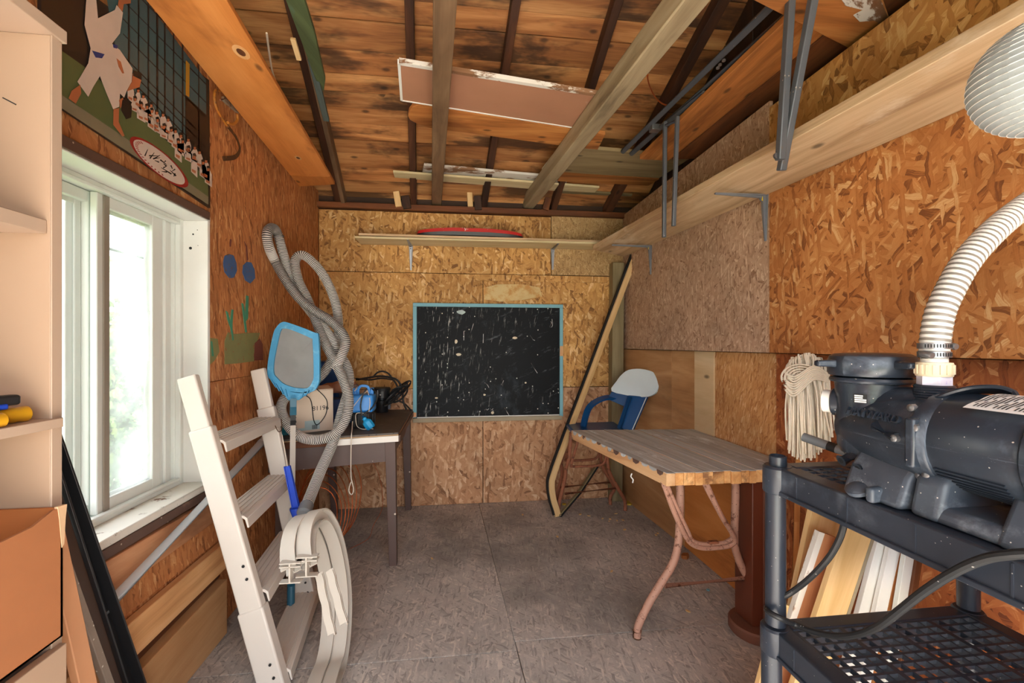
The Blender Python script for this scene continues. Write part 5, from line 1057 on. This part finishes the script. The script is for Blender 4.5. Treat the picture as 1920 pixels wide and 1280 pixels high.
# orange planks resting on top of the right wall
o = G().slab([(1.055, 2.46, 2.335), (1.235, 2.46, 2.335), (1.300, .9, 2.345), (1.115, .9, 2.345)], (0, 0, .028), (0, 1, 0)).build('overhead_plank', M['pine_orange'], bevel=.003); tag(o, 'bright orange plank stored above the right wall, nearer the tubes', 'plank')
o = G().slab([(1.242, 2.44, 2.335), (1.465, 2.40, 2.335), (1.465, .9, 2.345), (1.307, .9, 2.345)], (0, 0, .026), (0, 1, 0)).build('overhead_plank', M['pine_dark'], bevel=.003); tag(o, 'dark brown plank stored on top of the right wall beside the orange one', 'plank')
plank('cross_board', 'orange crate board with flaking white paint at the upper right', 'board', [(1440, -40), (1392, -10), (1600, 95), (1668, 42), (1640, -40)], 2.318, .014, 'pine_orange'); 
o = G().slab([at(u, v, Z=2.3165) for u, v in ((1585, 10), (1560, -30), (1640, -30), (1668, 40), (1655, 48), (1640, 38), (1612, 40), (1600, 28), (1618, 18))], (0, 0, -.0015)).build('paint_flake_patch', M['white_chip'], None); o.parent = None; tag(o, 'patch of peeling white paint sheet stuck under the orange crate board', 'paint sheet')
# dark steel frame tubes
def tubes():
    T = thing('tube_frame', 'folded frame of dark grey steel tubes hanging at the upper right', 'frame', (1.12, 1.9, 1.86)); m = M['tube_dark']
    def sq(n, a, b, w): return G().bar(a, b, w, w, up=(0, 1, 0) if abs((b-a).normalized().z) > .7 else (0, 0, 1)).build(n, m, T, bevel=.003)
    Z = 2.40
    G().tube([at(1168, 284, Z=Z), at(1462, -4, Z=Z)], .0145, 10).build('long_tube', m, T); G().tube([at(1184, 288, Z=Z-.01), at(1500, 8, Z=Z-.01)], .0145, 10).build('long_tube', m, T)
    G().tube([at(1195, 280, Z=Z+.012), at(1400, 95, Z=Z+.014)], .011, 10).build('long_tube', m, T); G().tube([at(1240, 238, Z=Z-.02), at(1322, 172, Z=Z-.02)], .014, 10).build('slide_tube', m, T); G().tube([at(1318, 174, Z=Z-.01), at(1342, 157, Z=Z-.01)], .016, 10).build('end_sleeve', M['black_paint'], T)
    c = at(1230, 241, Z=Z-.018); G().box(c+Vector((-.03, -.022, -.014)), c+Vector((.02, .022, .016))).build('clamp', M['steel'], T, bevel=.003)
    for u, v in ((1350, 120), (1346, 126), (1326, 176), (1318, 172), (1357, 112)): G().lathe([(0, 0), (.007, 0), (.007, .006), (0, .008)], at(u, v, Z=Z-.03), (0, 0, -1), 8).build('bolt', M['steel'], T)
    sq('hanging_leg', at(1247, 228, X=1.0), at(1245, 445, X=1.0), .018); sq('hanging_leg', at(1270, 218, X=1.01), at(1263, 424, X=1.01), .018)
    sq('hanging_leg', at(1484, -30, X=1.03), at(1463, 300, X=1.03), .023); sq('hanging_leg', at(1530, -30, X=1.055), at(1465, 320, X=1.055), .023)
    G().lathe([(.010, -.004), (.010, .004)], at(1456, 292, X=1.02), (0, 1, 0), 10).build('pivot_bolt', M['steel'], T); G().tube([at(1247, 236, X=1.0), at(1270, 226, X=1.01)], .008, 8).build('hinge_bar', m, T)
tubes()
o = G().tube(cr([at(u, v, Z=2.43) for u, v in ((1214, 140), (1216, 155), (1226, 178), (1240, 193), (1254, 197), (1262, 188), (1268, 180))], 5), .0035, 6).build('copper_twig', M['copper']); tag(o, 'thin curved orange wire hanging beside the grey joist', 'wire')

# ================================================================== RIGHT SIDE
# ---- paper lantern
def lantern():
    c = Vector((.868, .551, 1.650)); r = .084
    L = thing('paper_lantern', 'round white rice paper lantern hanging at the upper right', 'lantern', c-Vector((0, 0, r)))
    n = 22; prof = []; N = n*6
    for i in range(N+1):
        t = math.acos(.28)+(math.pi-2*math.acos(.28)-0)*0; a = math.radians(17)+(math.pi-math.radians(34))*i/N
        rr = r*(1-.018*abs(math.sin(math.pi*(i/6)))); rr = r*(1-.005*abs(math.sin(math.pi*i/6)))
        prof.append((math.sin(a)*rr, -math.cos(a)*rr))
    g = G(); c0 = c; g.lathe(prof, c0, (-.10, .0, 1), 40); o = g.build('paper_shade', M['ricepaper'], L, smooth=60)
    me = o.data; f = [p.index for p in me.polygons if len(p.vertices) > 4]
    import bmesh
    bm = bmesh.new(); bm.from_mesh(me); bm.faces.ensure_lookup_table(); bmesh.ops.delete(bm, geom=[bm.faces[i] for i in f], context='FACES_ONLY'); bm.to_mesh(me); bm.free()
    ax = Vector((-.10, 0, 1)).normalized(); _, a, b = frame(ax, Vector((0, 1, 0)))
    for i in range(1, n):
        q = math.radians(17)+(math.pi-math.radians(34))*i/n; R_ = math.sin(q)*r*1.001; G().tube([c-ax*math.cos(q)*r+(a*math.cos(t)+b*math.sin(t))*R_ for t in [2*math.pi*k/40 for k in range(40)]], .0007, 5, True).build('rib', M['pipe_white'], L)
    for s in (-1, 1): G().tube([c+ax*s*r*.955+(a*math.cos(t)+b*math.sin(t))*r*.285 for t in [2*math.pi*k/24 for k in range(24)]], .0013, 6, True).build('wire_ring', M['steel'], L)
    G().tube([c-ax*r*.955+a*r*.285, c-ax*r*1.0, c-ax*r*.955-a*r*.285], .001, 5).build('wire_stay', M['steel'], L)
    G().tube([c+ax*r*.94, (c.x+.02, c.y, 2.90)], .0012, 5).build('hanging_cord', M['cord'], L)
lantern()
# ---- black plastic shelving unit
ZU, ZL = .965, .590
PX = lambda z, back: (.728+(z*.024) if not back else 1.262-(.0), .94)
def shelving():
    S = thing('shelving_unit', 'black plastic two-tier shelving unit carrying the pool pump', 'shelving', (1.0, .5, 0))
    y0, y1, xa, xb = .06, .945, .745, 1.262
    for y in (y1, y0):
        for x, lean_ in ((xa, .016), (xb, 0)):
            for z0, z1 in ((.0, ZL-.05), (ZL+.005, ZU-.05)):
                G().lathe([(.0218, z0), (.0218, z1-.012), (.0205, z1), (.0205, z1+.03)], (x-lean_*(1-z0/ZU), y, 0), (0, 0, 1), 20).build('post', M['black_pl'], S)
            G().lathe([(.0185, ZU-.01), (.0185, ZU+.022), (.016, ZU+.024), (.016, ZU+.012), (0, ZU+.012)], (x, y, 0), (0, 0, 1), 20).build('post_end', M['black_pl'], S)
    for z in (ZL, ZU):
        dx = -.006 if z == ZL else 0
        g = G(); h = .058                                    # deep rim
        for lo, hi in (((xa-.014+dx, y0, z-h), (xa+.028+dx, y1-.0, z)), ((xb-.028, y0, z-h), (xb+.014, y1, z)), ((xa+.028+dx, y1-.022, z-h), (xb-.028, y1+.020, z)), ((xa+.028+dx, y0-.02, z-h), (xb-.028, y0+.022, z))): g.box(lo, hi)
        g.build('rim', M['black_pl'], S, bevel=.004)
        for i in range(7): y = y0+.06+i*.125; G().box((xa-.0155+dx, y, z-h+.004), (xa-.0135+dx, y+.0025, z-.006)).build('rim_rib', M['black_pl'], S, smooth=0)
        G().box((xa-.018+dx, y0, z-h-.004), (xa-.010+dx, y1, z-h+.006)).build('rim_lip', M['black_pl'], S, bevel=.002)
        for x, y in ((xa, y1), (xa, y0), (xb, y1), (xb, y0)): G().lathe([(.030, -h-.004), (.032, -h), (.032, -.004), (.028, 0.001), (.0, .0012)], (x+dx*(x == xa), y, z), n=24).build('corner_socket', M['black_pl'], S)
        # moulded grid: bands of short slots between solid ribs
        g = G(); xs = [xa+.028+dx+(xb-xa-.056-dx)*i/16 for i in range(17)]; ys = [y0+.022+(y1-y0-.044)*i/36 for i in range(37)]
        for i, x in enumerate(xs):
            w = .012 if i % 4 == 0 else .0035; g.box((x-w/2, ys[0], z-(.034 if i % 4 == 0 else .012)), (x+w/2, ys[-1], z-.002))
        for j, y in enumerate(ys):
            w = .010 if j % 9 == 0 else .0065; g.box((xs[0], y-w/2, z-(.034 if j % 9 == 0 else .010)), (xs[-1], y+w/2, z-.0025))
        g.build('slotted_deck', M['black_pl'], S, smooth=0)
shelving()
# ---- pool pump
def pump():
    ax, az = .828, 1.090; P = thing('pool_pump', 'black pool pump with a round strainer lid on the plastic shelf', 'pump', (ax, .6, ZU+.001)); m = M['pump_bl']
    pc = Vector((ax, .790, 0))
    # strainer pot, slightly tapered, rounded under
    G().lathe([(0, 1.022), (.034, 1.024), (.050, 1.030), (.0560, 1.044), (.0570, 1.08), (.0585, 1.13), (.060, 1.165), (.0605, 1.172), (.068, 1.174), (.070, 1.178), (.068, 1.183), (.058, 1.185), (0, 1.186)], pc, n=44).build('strainer_pot', m, P)
    G().lathe([(.058, 1.186), (.070, 1.187), (.073, 1.193), (.073, 1.216), (.069, 1.226), (.061, 1.2305), (.042, 1.2325), (0, 1.2325)], pc, n=48).build('strainer_lid', m, P)
    for a in (math.radians(168), math.radians(-12), math.radians(78), math.radians(258)):
        d = Vector((math.cos(a), math.sin(a), 0)); c = pc+d*.066+Vector((0, 0, 1.211)); G().bar(c, c+d*.040, .020, .016, w1=.016, h1=.012).build('lid_lug', m, P, bevel=.004, seg=3)
    d = Vector((-.55, .83, 0)); c = pc+Vector((0, 0, 1.128)); G().lathe([(.029, .04), (.029, .062), (.026, .065), (.026, .06)], c, d, 24).build('suction_port', m, P); G().lathe([(.024, .05), (.024, .080), (0, .080)], c, d, 24).build('suction_plug', M['pipe_white'], P)
    # volute, lying along the shelf, swelling up to the pot
    Y = Vector((0, -1, 0)); prof = [(0, -.842), (.030, -.840), (.050, -.825), (.061, -.795), (.068, -.75), (.075, -.70), (.078, -.66), (.078, -.636), (.0, -.635)]
    G().lathe([(r, -y) for r, y in [(r, -z) for r, z in prof]], (ax, 0, az-.008), (0, -1, 0), 40, up=(0, 0, 1), sq=1).build('volute', m, P)
    sp_ = [Vector((ax, y, z)) for y, z in ((.79, 1.115), (.745, 1.126), (.70, 1.138), (.655, 1.140))]; G().tube(sp_, [.050, .042, .034, .026], 24).build('volute_shoulder', m, P)
    for i, (y, z, dz) in enumerate(((.785, 1.028, 0), (.748, 1.022, 0))):
        c = Vector((ax-.044, y, z)); dd = Vector((-.85, .1, -.35)).normalized(); G().tube([c, c+dd*.028], .0115, 14).build('drain_boss', m, P); G().tube([c+dd*.0281, c+dd*.0285], .006, 12).build('drain_hole', M['black'], P)
    G().lathe([(.0, -.046), (.05, -.046), (.080, -.04), (.0825, -.036), (.0825, -.014), (.079, -.010), (0, -.010)], (ax, .662, az-.002), (0, 1, 0), 40, up=(0, 0, 1)).build('seal_flange', m, P)
    # motor
    G().lathe([(0, .0), (.070, .0), (.0765, .006), (.078, .02), (.078, .125), (.0765, .128), (.0765, .134), (.080, .138), (.080, .26), (.070, .278), (.05, .282), (0, .282)], (ax, .640, az+.002), (0, -1, 0), 44, up=(0, 0, 1)).build('motor', m, P)
    for i in range(9):
        q = math.radians(212+i*5.2); rr = .0790; c = Vector((ax+math.cos(q)*rr, 0, az+.002+math.sin(q)*rr)); G().bar((c.x, .618, c.z), (c.x, .525, c.z), .0022, .004, up=(math.cos(q), 0, math.sin(q))).build('cooling_fin', m, P, smooth=0)
    for y, z, s in ((.655, 1.142, .075), (.668, 1.088, .088), (.636, 1.112, .0835), (.634, 1.034, .07), (.650, 1.028, .075)):
        zz = z-az; x = ax-math.sqrt(max(.0001, .0825**2-zz*zz)); G().lathe([(0, .004), (.0045, .0035), (.0065, .002), (.0065, -.006)], (x-.001, y, z), (-1, 0, 0), 10, up=(0, 0, 1)).build('bolt', M['steel'], P)
    G().box((ax-.086, .634, 1.045), (ax-.06, .650, 1.128)).build('flange_lug', m, P, bevel=.004); G().tube([(ax-.068, .715, 1.100), (ax-.078, .668, 1.088)], .010, 12).build('flange_boss', m, P)
    # handle loop over the motor
    hp = cr([(ax-.02, .652, 1.150), (ax-.02, .638, 1.160), (ax-.016, .622, 1.170), (ax-.004, .606, 1.177), (ax+.012, .588, 1.178), (ax+.020, .574, 1.170), (ax+.014, .562, 1.158)], 5)
    G().sweep(hp, [(-.017, -.003), (.017, -.003), (.019, 0), (.017, .003), (-.017, .003), (-.019, 0)], up=(0, 0, 1)).build('handle', m, P)
    # moulded feet
    def foot(n, pts, y0, y1): G().slab([(x, y0, z) for x, z in pts], (0, y1-y0, 0), (1, 0, 0)).build(n, M['pump_base'], P, bevel=.010, seg=3)
    zb = ZU+.0015
    foot('front_foot', [(ax-.088, zb), (ax+.085, zb), (ax+.075, zb+.02), (ax+.05, 1.045), (ax-.045, 1.050), (ax-.068, 1.02), (ax-.080, zb+.022)], .655, .77)
    foot('saddle', [(ax-.082, zb), (ax+.08, zb), (ax+.06, 1.035), (ax+.03, 1.05), (ax-.04, 1.05), (ax-.068, 1.03)], .600, .648)
    foot('base_rail', [(ax-.080, zb), (ax+.078, zb), (ax+.070, zb+.026), (ax-.070, zb+.026)], .44, .62)
    foot('rear_foot', [(ax-.084, zb), (ax+.082, zb), (ax+.050, 1.04), (ax-.048, 1.04)], .465, .530)
    G().lathe([(0, -.0), (.020, 0), (.022, .008), (.012, .014), (0, .015)], (ax-.082, .735, zb+.008), (-.5, 0, 1), 16).build('bolt_pad', M['pump_base'], P); G().bar((ax-.086, .70, zb+.0), (ax-.088, .70, zb+.028), .028, .016, up=(0, 1, 0)).build('foot_rib', M['pump_base'], P, bevel=.006, seg=3)
    # discharge
    dc = Vector((ax, .672, 0)); G().lathe([(.025, 1.13), (.025, 1.152), (.0285, 1.154)]+[(.0285 if k % 2 else .0268, 1.156+k*.0022) for k in range(10)]+[(.026, 1.179), (0, 1.179)], dc, n=30).build('threaded_port', m, P)
    G().lathe([(.0235, 1.178), (.0235, 1.196), (0, 1.196)], dc, n=6).build('primed_collar', M['purple'], P)
    G().lathe([(.0245, 1.194), (.0255, 1.197), (.0255, 1.214), (.0245, 1.218), (.019, 1.2185), (0, 1.2185)], dc, n=30).build('union_nut', M['nut_cream'], P)
    for k in range(18):
        q = 2*math.pi*k/18; G().bar(dc+Vector((math.cos(q)*.0255, math.sin(q)*.0255, 1.198)), dc+Vector((math.cos(q)*.0255, math.sin(q)*.0255, 1.214)), .004, .003, up=(math.cos(q), math.sin(q), 0)).build('nut_rib', M['nut_cream'], P, smooth=0)
    G().lathe([(.0185, 1.216), (.0185, 1.245), (0, 1.245)], dc, n=26).build('pipe_stub', M['pipe_white'], P)
    # labels and moulded letters
    cam_side = math.radians(232); 
    def on_pot(q, z, k=.0005): r_ = .0565+(z-1.08)/(1.165-1.08)*.0035+k; return pc+Vector((math.cos(q)*r_, math.sin(q)*r_, z))
    def tag_(nm, q0, q1, z0_, z1_, m_, k):
        g = G(); n = 6; vs_ = [on_pot(q0+(q1-q0)*i/n, z, k) for i in range(n+1) for z in (z0_, z1_)]; g.add(vs_, [(2*i, 2*i+2, 2*i+3, 2*i+1) for i in range(n)], [tuple(v) for v in vs_]); return g.build(nm, M[m_], P)
    q0, q1 = math.radians(197), math.radians(218)
    tag_('warning_label', q0, q1, 1.136, 1.153, 'black', .0012); 
    for i, (a, b) in enumerate(((.10, .72), (.10, .70), (.10, .95), (.10, .95))): tag_('label_line', q0+(q1-q0)*a, q0+(q1-q0)*b, 1.1485-i*.004, 1.1508-i*.0038, 'paper', .0018)
    n_ = Vector((-.93, -.0, .36)).normalized(); text('HAYWARD', 'raised_lettering', m, P, (ax-.0695, .722, 1.119), (-.06, -1, .0), (.36, 0, .93), .022, .003)
    lb = G(); vs_ = []; nn = 8
    for i in range(nn+1):
        q = math.radians(138-i*6.5); rr = .0795+(.010*max(0, (3-i))/3 if i < 3 else 0)
        for y in (.578, .498): vs_.append(Vector((ax+math.cos(q)*rr, y, az+.004+math.sin(q)*rr)))
    lb.add(vs_, [(2*i, 2*i+1, 2*i+3, 2*i+2) for i in range(nn)], [tuple(v) for v in vs_]); lb.build('paper_label', M['paper'], P)
    for i in range(15):
        y = .574-i*.0049; g = G(); vs_ = []
        for k in range(7):
            q = math.radians(134-k*6.6); rr = .0801+(.010*max(0, (2.4-k))/3 if k < 3 else 0)
            for yy in (y, y-.0022): vs_.append(Vector((ax+math.cos(q)*rr, yy, az+.004+math.sin(q)*rr)))
        g.add(vs_, [(2*k, 2*k+1, 2*k+3, 2*k+2) for k in range(6) if (i*7+k*3) % 5], [tuple(v) for v in vs_]); g.build('label_print', M['ink'], P)
    return dc
dc = pump()
# ---- clear spiral hose with two clamps
def pump_hose():
    H = thing('pump_hose', 'white spiral ribbed hose rising from the pool pump', 'hose', (dc.x, dc.y, 1.222)); y = dc.y
    pt = [(dc.x, y, 1.225), (dc.x+.001, y, 1.25), at(1762, 588, Y=y), at(1783, 540, Y=y), at(1812, 490, Y=y+.002), at(1852, 444, Y=y+.005), at(1900, 402, Y=y+.01), at(1960, 362, Y=y+.015), at(2060, 310, Y=y+.02), at(2170, 262, Y=y+.02)]
    P = cr(pt, 40); L = [0]
    for a, b in zip(P, P[1:]): L.append(L[-1]+(b-a).length)
    n = int(L[-1]/.0026); path = []; j = 0
    for k in range(n+1):
        s = L[-1]*k/n
        while j < len(L)-2 and L[j+1] < s: j += 1
        path.append(P[j].lerp(P[j+1], (s-L[j])/max(1e-6, L[j+1]-L[j])))
    G().tube(path, lambda i: .0210+.0007*math.cos(2*math.pi*i/4), 20).build('spiral_hose', M['clearhose'], H, smooth=70)
    for z, s in ((1.232, -1), (1.247, 1)):
        G().lathe([(.0218, z-.005), (.0225, z-.005), (.0225, z+.005), (.0218, z+.005)], dc, n=30).build('hose_clamp', M['steel'], H)
        c = dc+Vector((s*.0235, -.008, z)); G().lathe([(.005, -.009), (.006, -.007), (.006, .006), (.0045, .010)], c, (0, 1, .2), 10).build('clamp_screw', M['steel'], H)
        for k in range(16):
            q = math.radians(190+k*10); G().bar(dc+Vector((math.cos(q)*.0226, math.sin(q)*.0226, z-.003)), dc+Vector((math.cos(q)*.0226, math.sin(q)*.0226, z+.003)), .0016, .0008, up=(math.cos(q), math.sin(q), 0)).build('clamp_slot', M['black'], H, smooth=0)
pump_hose()
# ---- conduit and plastic bag beside the pump
o = thing('conduit', 'short grey plastic pipe sticking out behind the pool pump', 'pipe', at(1550, 833, Y=.93)); a, b = at(1507, 819, Y=.97), at(1600, 852, Y=.872)
g = G(); d = (b-a).normalized(); g.lathe([(.0075, .001), (.0085, .0), (.0105, .0), (.0105, (b-a).length)], a, d, 18); g.build('tube', M['grey_pipe'], o); g = G(); q = a+d*.055
g.lathe([(.0108, 0), (.0108, .018)], q, d, 18); g.build('printed_band', M['ink'], o); text('CE', 'printed_text', M['ink'], o, q+d*.045+Vector((-.0105, -.002, .002)), d, (-.2, 0, 1), .010, .0006)
def bag():
    b = thing('plastic_bag', 'clear plastic bag with lime stripes lying behind the pump foot', 'bag', (.93, .58, ZU)); n = 9
    f = lambda i, j: Vector((.872+.012*i, .50+.018*j, ZU+.006+.020*abs(math.sin(i*1.3+j*.7))+.004*j))
    g = G(); vs_ = [f(i, j) for i in range(n) for j in range(n)]; g.add(vs_, [(i*n+j, (i+1)*n+j, (i+1)*n+j+1, i*n+j+1) for i in range(n-1) for j in range(n-1)], [tuple(v) for v in vs_]); g.build('film', M['clear_bag'], b)
    for s in (3, 5):
        g = G(); vs_ = [f(i, s+d)+Vector((0, 0, .0015)) for i in range(n) for d in (0, .45)]; g.add(vs_, [(2*i, 2*i+2, 2*i+3, 2*i+1) for i in range(n-1)], [tuple(v) for v in vs_]); g.build('stripe', M['lime'], b)
bag()
# ---- power cable draped over the shelves
c_ = thing('pump_cable', 'thick black power cable drooping from the pump over both shelves', 'cable', (.70, .7, ZL))
pts = [at(1960, 1037, X=.705), at(1900, 1039, X=.70), at(1845, 1048, X=.70), at(1790, 1072, X=.705), at(1735, 1107, X=.72), at(1690, 1142, X=.735), at(1650, 1172, X=.75), at(1612, 1188, X=.768), at(1570, 1192, X=.775), at(1525, 1184, X=.77), at(1490, 1170, X=.758), at(1462, 1158, Y=.905), at(1440, 1146, Y=.93), at(1438, 1138, Y=.96)]
for p in pts[7:10]: p.z = max(p.z, ZL+.008)
G().tube(cr(pts, 8), .0065, 10).build('jacket', M['black_rub'], c_)
c2_ = thing('thin_cable', 'thinner black cable hanging in an arc below the upper shelf', 'cable', (.78, .8, .70))
G().tube(cr([at(1584, 962, X=.80), at(1582, 985, X=.785), at(1572, 1015, X=.778), at(1552, 1048, X=.772), at(1520, 1082, X=.766), at(1490, 1106, X=.762), at(1470, 1118, Y=.93), at(1452, 1122, Y=.965)], 6), .0062, 10).build('jacket', M['black_rub'], c2_)
# ---- mop leaning on the right wall
def mop():
    fo, to = at(1486, 1262, Z=0), at(1500, 745, X=1.295); m = thing('string_mop', 'cotton string mop standing upside down by the right wall', 'mop', fo); d = (to-fo).normalized()
    G().tube([fo, to+d*.10], .0115, 14).build('handle', M['stick'], m); c = at(1512, 690, Y=to.y-.02)
    G().tube([c+Vector((-.03, 0, .005)), c+Vector((.03, 0, .0))], .012, 10).build('mop_clamp', M['cord'], m)
    g = G(); rr = random.Random(11); y0 = to.y-.02
    for i in range(95):
        q = i/94; u0 = 1476+q*72+rr.uniform(-5, 5); v0 = 684-18*math.sin(math.pi*q)+rr.uniform(-5, 5); ub = 1476+q*88+rr.uniform(-4, 4); vb = 800+58*math.sin(math.pi*min(1, max(0, .2+q*.75)))**.8+rr.uniform(-16, 8); dy = rr.uniform(-.055, .012)
        dm = at(0.5*(u0+1510), v0-4, Y=y0)
        p = [at(1510+rr.uniform(-14, 14), 683+rr.uniform(-4, 5), Y=y0), at(u0, v0, Y=y0+dy*.5), at(u0+(ub-u0)*.3+rr.uniform(-3, 3), v0+40, Y=y0+dy), at(u0+(ub-u0)*.65+rr.uniform(-4, 4), v0+85, Y=y0+dy), at(ub, vb, Y=y0+dy*.8)]
        g.tube(cr(p, 4), .0034, 5)
    for k in range(9):
        p = [at(1470+rr.uniform(-3, 6), 728-k*4, Y=y0-.05), at(1490, 742-k*4.5, Y=y0-.065), at(1525, 712-k*3.2, Y=y0-.065), at(1552, 716-k*2, Y=y0-.05)]; g.tube(cr(p, 6), .0034, 5)
    for k in range(5):
        r0 = 8+k*5; p = [at(1500+r0*math.cos(t)*1.25, 708+r0*math.sin(t)*.9, Y=y0-.055) for t in [math.pi*.9+j*.45 for j in range(9)]]; g.tube(cr(p, 3), .0034, 5)
    o = g.build('strands', M['mop'], m); o['kind'] = 'stuff'
mop()
# ---- offcuts leaning on the wall behind the shelving
def off(label, top, bot, Y, w, th, mat, ext=.10, cat='board', nm='leaning_offcut', edge=None):
    p, q = at(*top, Y=Y), at(*bot, Y=Y); d = (q-p).normalized(); q = q+d*((q.z-.003)/-d.z); p = p-d*ext
    t = thing(nm, label, cat, q); G().bar(p, q, w, th, up=(0, 1, 0)).build('plank_face', M[mat], t, bevel=.0015)
    if edge:
        em, ew, s = edge; side = d.cross(Vector((0, 1, 0))).normalized()
        if side.x > 0: side = -side
        k = side*(s*(w/2-ew/2+.0008)); G().bar(p+k-Vector((0, .0012, 0)), q+k-Vector((0, .0012, 0)), ew, th, up=(0, 1, 0)).build('edge_strip', M[em], t)
    return t
off('pale yellow offcut at the back, nearest the mop handle', (1548, 960), (1508, 1150), 1.25, .115, .018, 'pine_new', .02)
off('short reddish-brown offcut with peeling white edge beside the mop handle', (1549, 1000), (1512, 1112), 1.185, .065, .016, 'plank_red', .0, edge=('white_chip', .020, 1))
off('wide pale yellow offcut in the middle of the leaning row', (1606, 1000), (1560, 1140), 1.13, .098, .018, 'pine_new', .03, edge=('board_worn', .010, -1))
off('bluish-white offcut right of the wide pale yellow one', (1650, 1022), (1620, 1136), 1.15, .040, .016, 'white', .08, edge=('pine', .007, -1))
off('clean white offcut in the middle of the white ones', (1676, 1030), (1654, 1128), 1.13, .046, .014, 'paper', .09, edge=('pine_orange', .010, -1))
off('narrow white offcut next to the shelf post', (1701, 1045), (1688, 1125), 1.105, .030, .014, 'vinyl', .09)
off('dark reddish-brown narrow offcut at the right end of the leaning row', (1718, 1050), (1707, 1122), 1.10, .020, .018, 'pine_dark', .08)
off('yellow offcut showing left of the front shelf post near the floor', (1468, 1130), (1440, 1235), 1.16, .03, .016, 'pine_new', .0)
